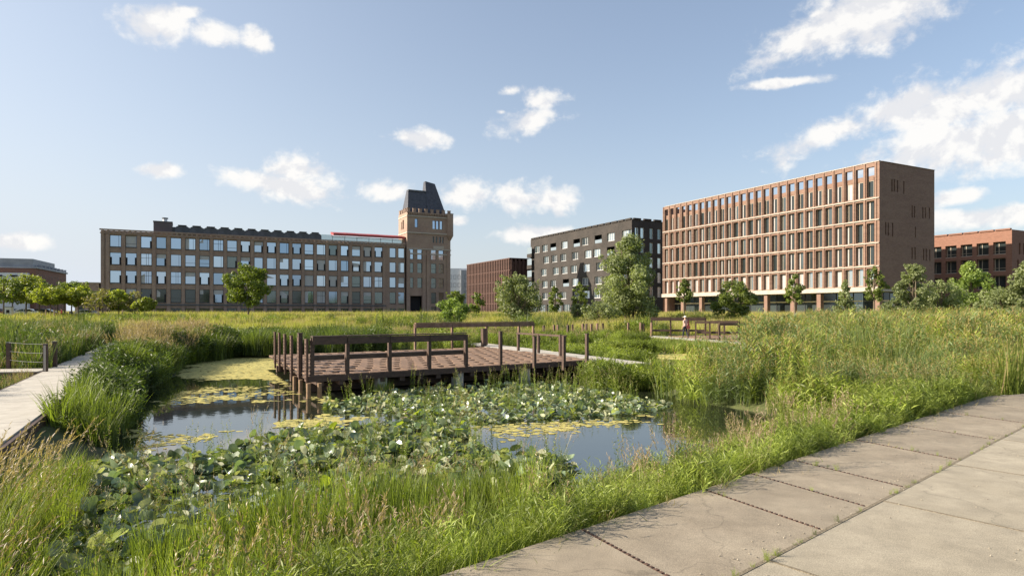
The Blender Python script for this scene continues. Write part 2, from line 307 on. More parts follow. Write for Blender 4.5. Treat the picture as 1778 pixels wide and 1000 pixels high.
# path of cast slabs
def pt(a, bb, z=0, base=EDGE0, jd=(.46, -.888)): return (base[0]+EDIR[0]*a+jd[0]*bb, base[1]+EDIR[1]*a+jd[1]*bb)
def clip(poly, p0, nrm):
    out = []; k = len(poly)
    for i in range(k):
        A, B = np.array(poly[i]), np.array(poly[(i+1) % k]); da, db = np.dot(A-p0, nrm), np.dot(B-p0, nrm)
        if da >= 0: out.append(tuple(A))
        if da*db < 0: out.append(tuple(A+(B-A)*da/(da-db)))
    return out
path = empty('path', kind='structure')
END0 = np.array([10.6, 14.75]); ENDN = np.array([.40, -.915])
JO = [-6.15,-4.1,-2.05,0,2.0,3.05,4.15,6.2,8.2,10.4,12.5,14.6]
def add_slab(poly, m, dz):
    poly = clip(poly, END0, ENDN)
    if len(poly) < 3: return
    c = np.mean(poly, 0); mbs = MB().prism([(p[0]-c[0], p[1]-c[1]) for p in poly], -.14, 0, inset=.003); mbs.obj('slab', m, path, (c[0], c[1], dz))
for i in range(len(JO)-1):
    a0, a1 = JO[i]+.016, JO[i+1]-.016
    add_slab([pt(a0, 0), pt(a0, 1.515), pt(a1, 1.515), pt(a1, 0)], M['slab1'], random.uniform(-.002, .001))
base2 = np.array(pt(0, 1.527)); pj = (.62, -.785)
for r, (b0, b1, off, st) in enumerate(((0, 2.5, 3.42-.02, 2.45), (2.51, 5.2, 1.2, 2.6), (5.21, 8.2, 2.2, 2.8), (8.21, 11.4, .6, 2.8))):
    for k in range(-5, 7):
        a0, a1 = off+k*st+.005, off+(k+1)*st-.005
        add_slab([pt(a0, b0, base=base2, jd=pj), pt(a0, b1, base=base2, jd=pj), pt(a1, b1, base=base2, jd=pj), pt(a1, b0, base=base2, jd=pj)], M['slab2'], random.uniform(-.002, .001))
bedp = clip([tuple(EDGE0-EDIR*9), tuple(EDGE0+EDIR*16), tuple(EDGE0+EDIR*22-ENRM*12), tuple(EDGE0-EDIR*6-ENRM*12)], END0+ENDN*.01, ENDN)
MB().prism(bedp, -.15, -.016).obj('slab_bedding', mat('dark grit bedding', (.10,.085,.065), (.2,.175,.14), scale=25, rough=1), path)
fil = mat('gritty joint filler', (.10,.08,.05), (.24,.20,.14), scale=60, rough=1, lo=.42, hi=.6)
for r, (b0, b1, off, st) in enumerate(((0, 2.5, 3.40, 2.45), (2.51, 5.2, 1.2, 2.6))):
    for k in range(-4, 6):
        a_ = off+k*st; q = [pt(a_-.014, b0, base=base2, jd=pj), pt(a_-.014, b1, base=base2, jd=pj), pt(a_+.014, b1, base=base2, jd=pj), pt(a_+.014, b0, base=base2, jd=pj)]
        q = clip(q, END0, ENDN)
        if len(q) > 2: MB().prism(q, -.02, .0022).obj('joint_filler', fil, path)
q = clip([pt(-8, 1.502), pt(-8, 1.540), pt(18, 1.540), pt(18, 1.502)], END0, ENDN); MB().prism(q, -.02, .0028).obj('joint_filler', fil, path)
jb = MB()
for i in range(25):
    x = .02+i*.0588; jb.box(x, x+.034, -.0175+(i % 2)*.006, .0175-((i+1) % 2)*.004, -.06, .003)
jb.box(0, 1.48, -.0065, .0065, -.06, -.004); jb.box(0, 1.48, -.021, -.0175, -.06, -.003); jb.box(0, 1.48, .0175, .021, -.06, -.003)
jm = jb.mesh('steel_joint', M['corten']); ja = math.atan2(-.888, .46)
for a in JO[1:-2]:
    p = pt(a, 0); link('steel_joint', jm, path, (p[0], p[1], .0), ja)
# loose grit on the path along the seams
st_mb = MB().tube([(0,0,-.4),(0,0,.1),(0,0,.5)], [.5,.6,.25], 5); protoG = [st_mb.mesh('grit_stone', M['gravel'])]

# ---------------------------------------------------------------- GN scatter for things nobody could count
def scatter(name, pts, rots, scl, idxs, protos, parent=None, **k):
    c = bpy.data.collections.new(name+'_sources')
    for i, pm in enumerate(protos):
        o = bpy.data.objects.new('%s_source_%02d' % (name, i), pm); c.objects.link(o)
    me = bpy.data.meshes.new(name); n = len(pts); me.vertices.add(n); me.vertices.foreach_set('co', np.asarray(pts, np.float32).ravel())
    a = me.attributes.new('rot', 'FLOAT_VECTOR', 'POINT'); a.data.foreach_set('vector', np.asarray(rots, np.float32).ravel())
    a = me.attributes.new('scl', 'FLOAT_VECTOR', 'POINT'); s = np.asarray(scl, np.float32); s = np.repeat(s[:, None], 3, 1) if s.ndim == 1 else s; a.data.foreach_set('vector', s.ravel())
    a = me.attributes.new('pick', 'INT', 'POINT'); a.data.foreach_set('value', np.asarray(idxs, np.int32))
    for pm in protos:
        for m in pm.materials:
            if m.name not in me.materials: me.materials.append(m)
    o = link(name, me, parent, **k)
    ng = bpy.data.node_groups.new(name+'_nodes', 'GeometryNodeTree'); ng.interface.new_socket('Geometry', in_out='INPUT', socket_type='NodeSocketGeometry'); ng.interface.new_socket('Geometry', in_out='OUTPUT', socket_type='NodeSocketGeometry')
    gi, go = ng.nodes.new('NodeGroupInput'), ng.nodes.new('NodeGroupOutput'); ci = ng.nodes.new('GeometryNodeCollectionInfo'); ci.inputs['Collection'].default_value = c; ci.inputs['Separate Children'].default_value = True; ci.inputs['Reset Children'].default_value = True
    io = ng.nodes.new('GeometryNodeInstanceOnPoints'); io.inputs['Pick Instance'].default_value = True
    def attr(nm, ty):
        q = ng.nodes.new('GeometryNodeInputNamedAttribute'); q.data_type = ty; q.inputs['Name'].default_value = nm; return [s_ for s_ in q.outputs if s_.enabled and s_.name == 'Attribute'][0]
    ng.links.new(gi.outputs[0], io.inputs['Points']); ng.links.new(ci.outputs[0], io.inputs['Instance']); ng.links.new(attr('pick', 'INT'), io.inputs['Instance Index'])
    e2r = ng.nodes.new('FunctionNodeEulerToRotation'); ng.links.new(attr('rot', 'FLOAT_VECTOR'), e2r.inputs[0]); ng.links.new(e2r.outputs[0], io.inputs['Rotation'])
    ng.links.new(attr('scl', 'FLOAT_VECTOR'), io.inputs['Scale']); ng.links.new(io.outputs[0], go.inputs[0])
    md = o.modifiers.new('scatter', 'NODES'); md.node_group = ng; return o

# left boardwalk (runs along GV), far boardwalks, deck walkway
def walkway(p0, d, length, width, label, seg=3.0, z=0, thick=.13, beam=True, m=None):
    ang = math.atan2(d[1], d[0]); r = empty('boardwalk', (p0[0], p0[1], z), ang, label=label, cat='boardwalk', group='pale boardwalks over the pond garden')
    n = max(1, round(length/seg)); L_ = length/n
    me = MB().prism([(0,0),(L_-.02,0),(L_-.02,width),(0,width)], -thick, 0, inset=.008).mesh('slab', m or M['conc'])
    for i in range(n): link('slab', me, r, (i*L_, 0, random.uniform(-.004, .004)))
    if beam:
        MB().box(0, length, -.09, -.012, -.34, -.02).obj('edge_beam', M['timber'], r); MB().box(0, length, width+.012, width+.09, -.34, -.02).obj('edge_beam', M['timber'], r)
        pm = MB().box(-.09, .09, -.09, .09, -1.2, -.145).mesh('pile', M['pile'])
        for i in range(n+1):
            for y in (.25, width-.25): link('pile', pm, r, (min(i*L_+.2, length-.2), y, 0))
    return r
walkway((-7.7+.518*9.6, .03), (-.46, .888), 45.5, 1.62, 'long pale boardwalk running away from the viewer at the left, grasses on both sides', 3.2)
walkway((-27.5, 47.8), (.888, .46), 20, 1.7, 'pale cross boardwalk behind the tall dark green reeds at the left', 3.3)
walkway((-32, 18.2), (.955, .17), 16.6, 1.2, 'short side boardwalk with dark posts joining the long boardwalk from the left', 3.3)
DA, DB = Vector((-6.24, 19.7, 0)), Vector((3.41, 26.3, 0)); DU = (DB-DA).normalized(); DL = (DB-DA).length; DANG = math.atan2(DU.y, DU.x)
walkway((5.3, 24.6), (-.42, .907), 17, 1.5, 'pale boardwalk passing the right end of the brown deck', 2.8)
walkway((15.6, 39.1), (-.33, .944), 13.2, 1.7, 'pale boardwalk carrying the walking person, beyond the iris patch', 3.3)
M['asph'] = mat('asphalt', (.10,.10,.10), (.15,.145,.14), scale=.6, rough=.95)
MB().box(-45, 35, 0, 16, .2, .80).obj('car_park', M['asph'], None, (-82, 100, 0), .15, kind='structure')
MB().box(-40, 190, -7, -1, .2, .83).obj('pavement', M['conc'], None, (-96.45, 150, 0), GRID, kind='structure')
# ---------------------------------------------------------------- windows shared by many buildings
def win_meshes(w, h, frame, t=.09, bars=(), hbars=(), depth=.10):
    mb = MB(); mb.box(-w/2, w/2, 0, depth, 0, t); mb.box(-w/2, w/2, 0, depth, h-t, h); mb.box(-w/2, -w/2+t, 0, depth, t, h-t); mb.box(w/2-t, w/2, 0, depth, t, h-t)
    for x in bars: mb.box(x-t*.4, x+t*.4, .003, depth, t, h-t)
    for z in hbars: mb.box(-w/2+t, w/2-t, .005, depth-.004, z-t*.4, z+t*.4)
    return mb.mesh('window', frame)
def pane_mesh(w, h, m, y=.06): return MB().box(-w/2+.05, w/2-.05, y, y+.02, .05, h-.05).mesh('pane', m)
_cache = {}
def window(parent, x, y, z, w, h, frame, gl, rz=0, bars=(), hbars=(), t=.09, side=None, tilt=True):
    w, h = round(w, 2), round(h, 2)
    k = (w, h, frame, tuple(bars), tuple(hbars), t)
    if k not in _cache: _cache[k] = win_meshes(w, h, M[frame], t, bars, hbars)
    o = link('window', _cache[k], parent, (x, y, z), rz)
    k2 = (w, h, gl)
    if k2 not in _cache: _cache[k2] = pane_mesh(w, h, M[gl])
    p = link('pane', _cache[k2], o)
    if tilt: p.rotation_euler = (random.uniform(-.012, .012), 0, random.uniform(-.012, .012))
    if side:
        for sgn in side:
            k3 = (w, h, 'vent')
            if k3 not in _cache: _cache[k3] = MB().box(-.2, .2, -.03, .04, .02, h*.62).mesh('vent_panel', M['dark'])
            link('vent_panel', _cache[k3], o, (sgn*(w/2-.2), 0, 0))
    return o
FR = lambda y0: (lambda a, z, d: (a, y0+d, z))               # face towards the camera, local -Y
LF = lambda x0: (lambda a, z, d: (x0+d, a, z))               # face towards the sun, local -X
def s_of(px, X0, Y0, ux=GU.x, uy=GU.y): k = (px-CX)/F; return (k*Y0-X0)/(ux-k*uy)

# ---------------------------------------------------------------- brick factory with tower (left)
D0 = 150.0; X0 = at(175, D0); GZ = .8
fac = empty('factory_building', (X0, D0, 0), GRID, label='long old brick factory with blue reflecting windows and a castle-like tower at one end', cat='factory')
fs = lambda px: s_of(px, X0, D0)
ztop = zat(397, D0); SE = fs(703); TE = fs(781); DEP = 20
rows = [(17.15, 2.75), (12.95, 2.85), (8.6, 2.95), (4.05, 3.25)]; base_w = (1.15, 1.5)
cent = [199,228,256,281.5,308,334.5,359.5,383.5,408,432,455.5,477,498,499+14,521.5+13,546.5,571,591.8,612.6,632.9,652.4]
cent = [199,228,256,281.5,308,334.5,359,383,408,432,455,477,499,520,541.5,563,584,605,625,644,652.4+9]
b0, b1 = fs(187), fs(667); nb = 21; bw = (b1-b0)/nb
ops = []
wins = []
for i in range(nb):
    cx = b0+(i+.5)*bw; ww = 2.30 if i % 7 != 3 else 2.1
    for j, (z, h) in enumerate(rows): ops.append((cx-ww/2, cx+ww/2, z, z+h)); wins.append((cx, z, ww, h, j, i))
    ops.append((cx-ww/2, cx+ww/2, base_w[0], base_w[0]+base_w[1])); wins.append((cx, base_w[0], ww, base_w[1], 4, i))
for px, wd in ((682, 1.8), (697, 1.8)):
    cx = fs(px)
    for j, (z, h) in enumerate(rows): ops.append((cx-wd/2, cx+wd/2, z, z+h)); wins.append((cx, z, wd, h, j, 30))
    ops.append((cx-wd/2, cx+wd/2, base_w[0], base_w[0]+base_w[1])); wins.append((cx, base_w[0], wd, base_w[1], 4, 30))
mb = MB(); facade(mb, 0, SE, 0, ztop-.35, ops, FR(0), .34)
mb.quad((0,0,0), (0,DEP,0), (0,DEP,ztop-.35), (0,0,ztop-.35)); mb.quad((0,DEP,0), (SE,DEP,0), (SE,DEP,ztop-.35), (0,DEP,ztop-.35)); mb.quad((0,0,ztop-.35), (SE,0,ztop-.35), (SE,DEP,ztop-.35), (0,DEP,ztop-.35))
mb.quad((0,.9,0), (SE,.9,0), (SE,.9,ztop-.4), (0,.9,ztop-.4))
# pilasters between bays stand proud of the wall
for i in range(nb+1):
    x = b0+i*bw; mb.box(x-.36, x+.36, -.22, -.003, 0, ztop-1.15)
mb.box(0, b0-.75, -.22, -.003, 0, ztop-1.0)
mb.obj('wall', M['fbrick'], fac)
tr = MB(); tr.box(-.25, SE, -.42, -.225, ztop-.32, ztop); tr.box(-.15, SE, -.30, -.003, ztop-1.1, ztop-.80)
for i in range(int(SE/1.1)): tr.box(i*1.1+.2, i*1.1+.65, -.36, -.003, ztop-.78, ztop-.34)
tr.obj('cornice', M['fbrick'], fac)
sl = MB().box(-.1, b1+.5, -.34, -.23, 3.25, 3.62); sl.obj('sill_band', M['zinc'], fac)
for cx, z, w, h, j, i in wins:
    r = random.random()
    if j < 3: gl = 'g_sky' if r < .45 else ('g_sky2' if r < .65 else 'g_sky3' if r < .88 else 'g_mid')
    elif j == 3: gl = 'g_mid' if r < .45 else ('g_dark' if r < .8 else 'g_sky3')
    else: gl = 'g_dark'
    v = random.random(); bars, hb, sd_ = (), (), None
    if j < 4 and i < 30:
        if v < .2: sd_ = (-1, 1)
        elif v < .36: sd_ = (1,)
        elif v < .6: bars = (w*.28,)
        elif v < .7: bars = (-.0, .45); hb = (h*.62,)
        elif v < .82: hb = (h*.3,)
    elif j == 4: bars = (-.35, .35)
    wo_ = window(fac, cx, .20, z, w, h, 'fdark', gl, bars=bars, hbars=hb, side=sd_)
    if j < 4 and random.random() < .34:
        q = random.choice((.35, .6, 1.0)); wq = random.choice((w*.35, w-.2)); kq = ('cur', round(w, 2), q, round(wq, 2), round(h, 2))
        if kq not in _cache: _cache[kq] = MB().box(-w/2+.09, -w/2+.09+wq-.02, .035, .055, .1+(h-.2)*(1-q), h-.1).mesh('curtain', M['curtain'])
        link('curtain', _cache[kq], wo_)
    if j < 4: link('sill', _cache.setdefault(('sill', w), MB().box(-w/2, w/2, -.12, .19, -.14, -.01).mesh('sill', M['zinc'])), fac, (cx, 0, z))
# roof-top extension: box, barrel roofs, glazed terrace with red awning
z1 = ztop-.35
xa, xb, xc_, xd, xe = fs(266), fs(299), fs(560), fs(580), fs(705)
MB().box(xa, xb, 1.6, 9, z1, z1+2.9).obj('roof_cabin', M['pent'], fac)
MB().box(xa-.1, xb+.1, 1.5, 9.1, z1+2.903, z1+3.1).obj('cabin_roof', M['zinc'], fac)
MB().tube([(0,0,0),(0,0,.9)], [.5,.5], 12).obj('chimney', M['white'], fac, (fs(286), 4, z1+3.1)); MB().tube([(0,0,0),(0,0,.25),(0,0,.3)], [.7,.7,.1], 12).obj('chimney_cap', M['zinc'], fac, (fs(286), 4, z1+4.0))
nbar = 11; wbar = (xc_-xb-.6)/nbar
bm_ = MB(); K = 8
for i in range(K):
    t0, t1 = i/K, (i+1)/K; f = lambda t: (wbar*t, 1.75+.62*math.sin(math.pi*t)**.7)
    (a, za), (c, zc) = f(t0), f(t1); bm_.quad((a,1.8,za), (c,1.8,zc), (c,10,zc), (a,10,za)); bm_.quad((a,1.8,0), (c,1.8,0), (c,1.8,zc), (a,1.8,za))
me = bm_.mesh('barrel_roof', M['zinc'])
capm = MB().box(wbar*.2, wbar*.8, 1.55, 1.9, 2.22, 2.42).mesh('roof_vent', M['fdark'])
for i in range(nbar): o = link('barrel_roof', me, fac, (xb+.6+i*wbar, 0, z1)); link('roof_vent', capm, o)
MB().box(xb, xc_, 2.2, 9.8, z1, z1+1.9).obj('roof_drum', M['zinc'], fac)
MB().box(xc_+.1, xd-.1, 2, 9, z1, z1+2.0).obj('glass_box', M['g_pale'], fac)
na = 6; wa = (xe-xd)/na
for i in range(na):
    x = xd+i*wa; o = MB().box(.06, wa-.06, 2.2, 2.25, .05, 1.75).obj('terrace_glass', M['g_pale'], fac, (x, 0, z1)); MB().box(-.05, .05, 2.15, 2.3, 0, 1.8).obj('mullion', M['fdark'], o)
    a = MB(); A8 = [(x_a, y_a, z_a) for x_a in (0, wa) for y_a, z_a in ((.6, 1.75), (.6, 2.35), (4.5, 3.1), (4.5, 2.5))]; a.quad(*A8[:4]); a.quad(*A8[4:]); [a.quad(A8[q], A8[(q+1) % 4], A8[4+(q+1) % 4], A8[4+q]) for q in range(4)]
    a.obj('awning', M['red'], fac, (x, 0, z1+.03*(i % 2)))
MB().box(xd, xe, 2.6, 9, z1, z1+.3).obj('terrace', M['conc'], fac)
# tower
TZ = zat(371, D0+GU.y*fs(745)); mid_z = zat(406, D0+GU.y*fs(745)); st_z = zat(433.5, D0+GU.y*fs(745))
TS = fs(706); TDEP = 8.2
tops = []; tw = []
for px, w in ((713, 1.35), (728, 1.45), (752, 1.55), (765, 1.55)):
    cx = fs(px)
    for j, (z, h) in enumerate(rows):
        if j == 3 and px < 735: continue
        tops.append((cx-w/2, cx+w/2, z-.25 if j == 0 else z, z+h)); tw.append((cx, z-.25 if j == 0 else z, w, h+(.25 if j == 0 else 0), 'g_sky' if j == 0 else ('g_mid' if j < 3 else 'g_dark'), (.0,)))
    if px > 735: tops.append((cx-w/2, cx+w/2, 1.0, 3.2)); tw.append((cx, 1.0, w, 2.2, 'g_dark', ()))
gx0, gx1 = fs(710), fs(732); tops.append((gx0, gx1, .5, 6.3))
cxs = fs(722); tops.append((cxs-.45, cxs+.45, mid_z+1.6, mid_z+4.1)); tw.append((cxs, mid_z+1.6, .9, 2.5, 'g_sky3', ()))
for px in (752.5, 758.5, 765): cx = fs(px); tops.append((cx-.42, cx+.42, mid_z+1.4, mid_z+3.9)); tw.append((cx, mid_z+1.4, .84, 2.5, 'g_sky', ()))
for px in (751.5, 757, 763, 768): cx = fs(px); tops.append((cx-.24, cx+.24, mid_z-2.6, mid_z-.8)); tw.append((cx, mid_z-2.6, .48, 1.8, 'g_dark', ()))
mb = MB(); facade(mb, TS, TE, 0, TZ, tops, FR(-.5), .45)
mb.quad((TS,-.5,0), (TS,-.5+TDEP,0), (TS,-.5+TDEP,ztop-1), (TS,-.5,ztop-1)); mb.quad((TE,-.5,0), (TE,TDEP-.5,0), (TE,TDEP-.5,TZ), (TE,-.5,TZ)); mb.quad((TS,TDEP-.5,0), (TE,TDEP-.5,0), (TE,TDEP-.5,TZ), (TS,TDEP-.5,TZ)); mb.quad((TS,-.5,TZ-.6), (TE,-.5,TZ-.6), (TE,TDEP-.5,TZ-.6), (TS,TDEP-.5,TZ-.6))
facade(mb, -.5, TDEP-.5, ztop-1, TZ, [(2.6, 3.8, mid_z+1.3, mid_z+4.0), (4.4, 5.0, mid_z+1.3, mid_z+3.6)], LF(TS), .4)
mb.quad((TS+.02,.5,ztop-1), (TE,.5,ztop-1), (TE,.5,TZ-.7), (TS+.02,.5,TZ-.7)); mb.quad((TS+.8,-.4,0), (TS+.8,6,0), (TS+.8,6,TZ-.7), (TS+.8,-.4,TZ-.7))
for px in (708, 735, 742, 777.5):
    x = fs(px); mb.box(x-.5, x+.5, -.78, -.503, 0, st_z-.5)
mb.obj('tower_wall', M['fbrick'], fac)
for cx, z, w, h, gl, bars in tw:
    hb = (h*.45,) if gl != 'g_sky' and h > 2.6 else (); window(fac, cx, -.28, z, w, h, 'fdark', gl, hbars=hb, t=.07)
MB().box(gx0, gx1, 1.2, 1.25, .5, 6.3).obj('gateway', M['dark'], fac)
st = MB()
for z, y in ((mid_z, .14), (st_z, .1), (TZ-1.1, .12), (st_z-3.6+2.2, .06)):
    st.box(TS-.12, TE+.12, -.5-y-.15, -.503, z-.16, z+.16)
    if z > ztop: st.box(TS-.14, TS-.003, -.5, TDEP-.5, z-.16, z+.16)
st.box(fs(751), fs(769), -.72, -.66, st_z+.2, st_z+1.1)
st.obj('stone_band', M['stone'], fac)
mm = MB().box(-.42, .42, -.25, .25, 0, 1.05); mm.box(-.50, .50, -.32, .32, 1.053, 1.18); mm = mm.mesh('merlon', M['fbrick']); nm = 8
for i in range(nm): link('merlon', mm, fac, (TS+.4+i*(TE-TS-.8)/(nm-1), -.35, TZ))
for i in range(1, 5): link('merlon', mm, fac, (TS+.2, -.35+i*1.75, TZ), math.pi/2)
cb_ = MB()
for i in range(26):
    x = TS+.1+i*(TE-TS-.3)/25; cb_.box(x-.12, x+.12, -.85, -.503, TZ-.75, TZ-.25)
cb_.box(TS-.2, TE+.2, -.9, -.503, TZ-.247, TZ-.003)
cb_.obj('corbel_course', M['fbrick'], fac)
# corner turret on the right, slate roofs cut off at two heights
MB().tube([(0,0,mid_z-1.8),(0,0,mid_z-.4),(0,0,TZ+.2),(0,0,TZ+.25)], [.3,1.1,1.1,1.25], 10).obj('corner_turret', M['fbrick'], fac, (TE-.2, -.4, 0))
def roofpoly(poly, y0, y1, ytop, m):
    """slate body: front outline in x/z, leaning back as it rises"""
    mb = MB(); zb = min(p[1] for p in poly); zt = max(p[1] for p in poly); f = lambda z: y0+(ytop-y0)*(z-zb)/(zt-zb); g = lambda z: y1-(y1-ytop-1.6)*(z-zb)/(zt-zb)
    A = [(x, f(z), z) for x, z in poly]; B = [(x, g(z), z) for x, z in poly]; mb.quad(*A); mb.quad(*B[::-1])
    for i in range(len(A)): j = (i+1) % len(A); mb.quad(A[i], B[i], B[j], A[j])
    return mb.mesh('tower_roof', m)
zr = lambda py: zat(py, D0+GU.y*fs(745)+1.5)
x_ = lambda px: fs(px)
link('tower_roof', roofpoly([(x_(705.5)+.6, TZ-.5), (x_(743.5), TZ-.5), (x_(743.5), zr(335)), (x_(713), zr(332))], .5, 7, 2.2, M['slate']), fac)
link('tower_roof', roofpoly([(x_(742.5), TZ-.5), (x_(776), TZ-.5), (x_(761), zr(317)), (x_(744.5), zr(313.5))], .3, 7.2, 3.0, M['slate']), fac)
cp = MB(); cp.box(x_(713), x_(743), 1.9, 3.9, zr(334.2), zr(331.6)); cp.obj('roof_ridge', M['zinc'], fac)
# plain annex at the factory's left end
ax = empty('annex_building', (X0, D0, 0), GRID, label='low brick annex with a flat top at the left end of the long factory', cat='building')
al = -5.0
mb = MB(); facade(mb, al, -.3, 0, zat(492, D0), [(-4.2, -3.2, 1.2, 3.0), (-2.4, -1.4, 1.2, 3.0)], FR(-.6), .3); mb.box(al, -.3, .2, 9, 0, zat(492, D0)-.003); mb.quad((al,-.6,0), (al,.2,0), (al,.2,zat(492, D0)), (al,-.6,zat(492, D0))); mb.obj('wall', M['fbrick'], ax)
MB().box(al-.15, -.1, -.75, 9, zat(492, D0), zat(492, D0)+.2).obj('coping', M['stone'], ax)
for x in (-3.7, -1.9): window(ax, x, -.4, 1.2, 1.0, 1.8, 'fdark', 'g_dark')

# ---------------------------------------------------------------- red-brown office block (right)
RX, RY = at(1527, 110), 110.0; rz_ = zat(280, 110)
off = empty('office_building', (RX, RY, 0), GRID, label='tall red brick office block with a dense grid of deep narrow window bays', cat='office building')
LN = 55.6; NB = 27; bwid = 2.03; WD = 16.2; DP = .62
# local: long sunlit face at x = 0 along +y, shaded end face at y = 0 along +x
z_b = [9.75, 13.75, 17.75, 21.5]          # belt heights above the first floor row
floors = [(5.95+.35, 9.35), (9.95, 13.3), (13.95, 17.25), (17.9, 21.1), (21.75, 24.7)]
ops = []; slots = []
for i in range(NB):
    c = .85+i*bwid+bwid/2-.25; w = 1.42 if i < 23 else 1.25
    for j, (a, b) in enumerate(floors):
        if j == 4: ops.append((c-w/2, c+w/2, a, 27.0))
        else: ops.append((c-w/2, c+w/2, a, b))
        slots.append((c, w, a, b, j, i))
mb = MB(); facade(mb, 0, LN, 5.6, rz_, ops, LF(0), DP)
mb.quad((0,LN,0), (WD,LN,0), (WD,LN,rz_), (0,LN,rz_)); mb.quad((WD,0,5.6), (WD,LN,5.6), (WD,LN,rz_-.9), (WD,0,rz_-.9))
eops = []
for (px, py0, py1, xl) in ((1549,311,333,None),(1553,311,333,None),(1558.5,313,334,None),(1569.5,315,337,None),(1584,357,378,None),(1588,358,378,None),(1602.5,360,379,None),(1607,361,379,None),(1614,361,380,None),(1538,386,408,None),(1542.5,387,409,None),(1550,387,411,None),(1589.5,394,413,None),(1584,430,450,None),(1589,430,451,None),(1604,432,452,None),(1608.5,432,453,None),(1614.5,433,453,None)):
    s = s_of(px, RX, RY); D = RY+GU.y*s; a, b = zat(py1, D), zat(py0, D); eops.append((s-.19, s+.19, a, b))
mb2 = MB(); facade(mb, 0, WD, 5.6, rz_, eops, FR(0), .45)
mb.quad((DP+.35,0,25.4), (DP+.35,LN,25.4), (DP+.35,LN,5.6), (DP+.35,0,5.6)); mb.quad((DP+.35,0.02,25.3), (WD,0.02,25.3), (WD,LN,25.3), (DP+.35,LN,25.3)); mb.quad((0.01,0.01,5.6),(WD,0.01,5.6),(WD,LN,5.6),(0.01,LN,5.6))
mb.quad((0,1.0,5.6), (WD,1.0,5.6), (WD,1.0,25.2), (0,1.0,25.2))
for i in range(NB+1): y = .85+i*bwid-.25; mb.box(-.14, -.003, y-.14, y+.14, 5.9, rz_-.02)
mb.box(-.003+.003, DP, -.0, .0, 5.6, 5.6)
for i in range(NB):                                            # back of the open attic
    c = .85+i*bwid+bwid/2-.25; mb.box(DP-.2, DP+.30, c-1.0, c+1.0, 24.72, 25.55)
mb.obj('wall', M['rbrick'], off)
belt = MB()
for z in z_b: belt.box(-.20, -.143, 0.0, LN, z-.10, z+.08)
belt.box(-.42, -.21, -.05, LN+.05, 5.35, 6.15); belt.box(-.2, WD, -.18, -.003, 5.35, 5.75)
belt.obj('stone_band', M['stone'], off)
cpm = MB().box(-.10, .62, -.48, .48, 0, .14).mesh('coping', M['stone'])
for i in range(int(LN/1.0)): link('coping', cpm, off, (0, .5+i*1.0, rz_))
MB().box(.65, WD, -.1, .5, rz_, rz_+.10).obj('end_coping', M['rbrick'], off)
for c, w, a, b, j, i in slots:
    r = random.random(); gl = 'g_dark' if j else 'blind'
    if j and r < .18: gl = 'g_mid'
    if j and .18 < r < .19: gl = 'blind'
    if not j and r < .25: gl = 'g_pale'
    o = window(off, DP-.14, c, a, w, b-a, 'fbeige', gl, rz=-math.pi/2, bars=((-w*.22,) if r < .7 else (w*.2,)), t=.10)
    if j and random.random() < .45: link('blind', _cache.setdefault(('bl', w), MB().box(-w*.5+.06, -w*.22, .02, .05, .1, 3.1).mesh('blind', M['blind'])), o)
for a in eops:
    k = ('slit', round(a[3]-a[2], 1))
    if k not in _cache: _cache[k] = MB().box(-.19, .19, 0, .05, 0, a[3]-a[2]).mesh('slit_window', M['g_dark'])
    link('slit_window', _cache[k], off, ((a[0]+a[1])/2, .38, a[2]))
# open ground floor: brick columns, glass set back, cream soffit
colm = MB().box(-.45, .45, -.42, .42, 0, 4.75).mesh('column', M['rbrick'])
for px in (1527-2, 1445-24, 1379-4, 1329, 1216, 1184, 1156):
    k = (px-CX)/F; t_ = (RX-k*RY)/(.46+k*.888); link('column', colm, off, (.5, max(.43, min(t_, LN-.5)), .6))
link('column', colm, off, (WD-.5, .6, .6))
for i in range(16):
    o = MB().box(3.6, 3.65, .1, LN/16-.05, 0, 4.6).obj('shop_glass', M['g_mid' if i % 3 else 'g_dark'], off, (0, .4+i*(LN-.8)/16, .75)); MB().box(3.5, 3.6, -.05, .08, 0, 4.6).obj('mullion', M['fdark'], o); MB().box(3.45, 3.58, .1, LN/16-.05, 2.9, 3.12).obj('transom', M['lit'], o)
MB().box(.6, WD-.5, 3.4, 3.45, .7, 5.3).obj('end_glass', M['g_mid'], off); MB().box(.1, WD-.1, .1, LN-.1, 5.33, 5.4).obj('soffit', M['lit'], off)
MB().box(-1, WD, -.5, LN, .2, .78).obj('plinth', M['conc'], off)

# ---------------------------------------------------------------- dark grey apartment block (centre right)
BX, BY = at(1097, 175), 175.0; bz = zat(381, 175)
apt = empty('apartment_building', (BX, BY, 0), GRID, label='dark grey brick apartment block with scattered white-framed windows behind the tall pale green tree', cat='apartment building')
LN2 = 57; fl = [bz-5.0, bz-9.0, bz-13.1, bz-17.2, bz-21.2]; H2 = 2.35
mb = MB(); ops = []; spec = []
for i in range(9):
    for j, z in enumerate(fl):
        jit = (-.9 if (i*7+j*3) % 4 == 0 else .7 if (i+j) % 3 == 0 else 0)
        c = 3.4+i*6.25+jit; w = 3.7
        if i == 0 and j < 2: c = 2.3; w = 4.2
        if i == 1 and j == 0: w = 3.6
        ops.append((c-w/2, c+w/2, z, z+H2)); spec.append((c, w, z, i, j))
ops = [o for o in ops if o[1] < LN2-2.6]; spec = [s for s in spec if s[0]+s[1]/2 < LN2-2.6]
gops = [(.8+i*5.1, 5.0+i*5.1, .9, bz-22.9) for i in range(11)]
facade(mb, 0, LN2, 0, bz, ops+gops, LF(0), .5)
sops = []; sspec = []
for i, x in enumerate((1.1, 3.0, 6.2, 9.0, 12, 14.5)):
    for z in fl: sops.append((x, x+1.3, z, z+2.9)); sspec.append((x+.65, z))
facade(mb, 0, 18, 0, bz, sops, FR(0), .4)
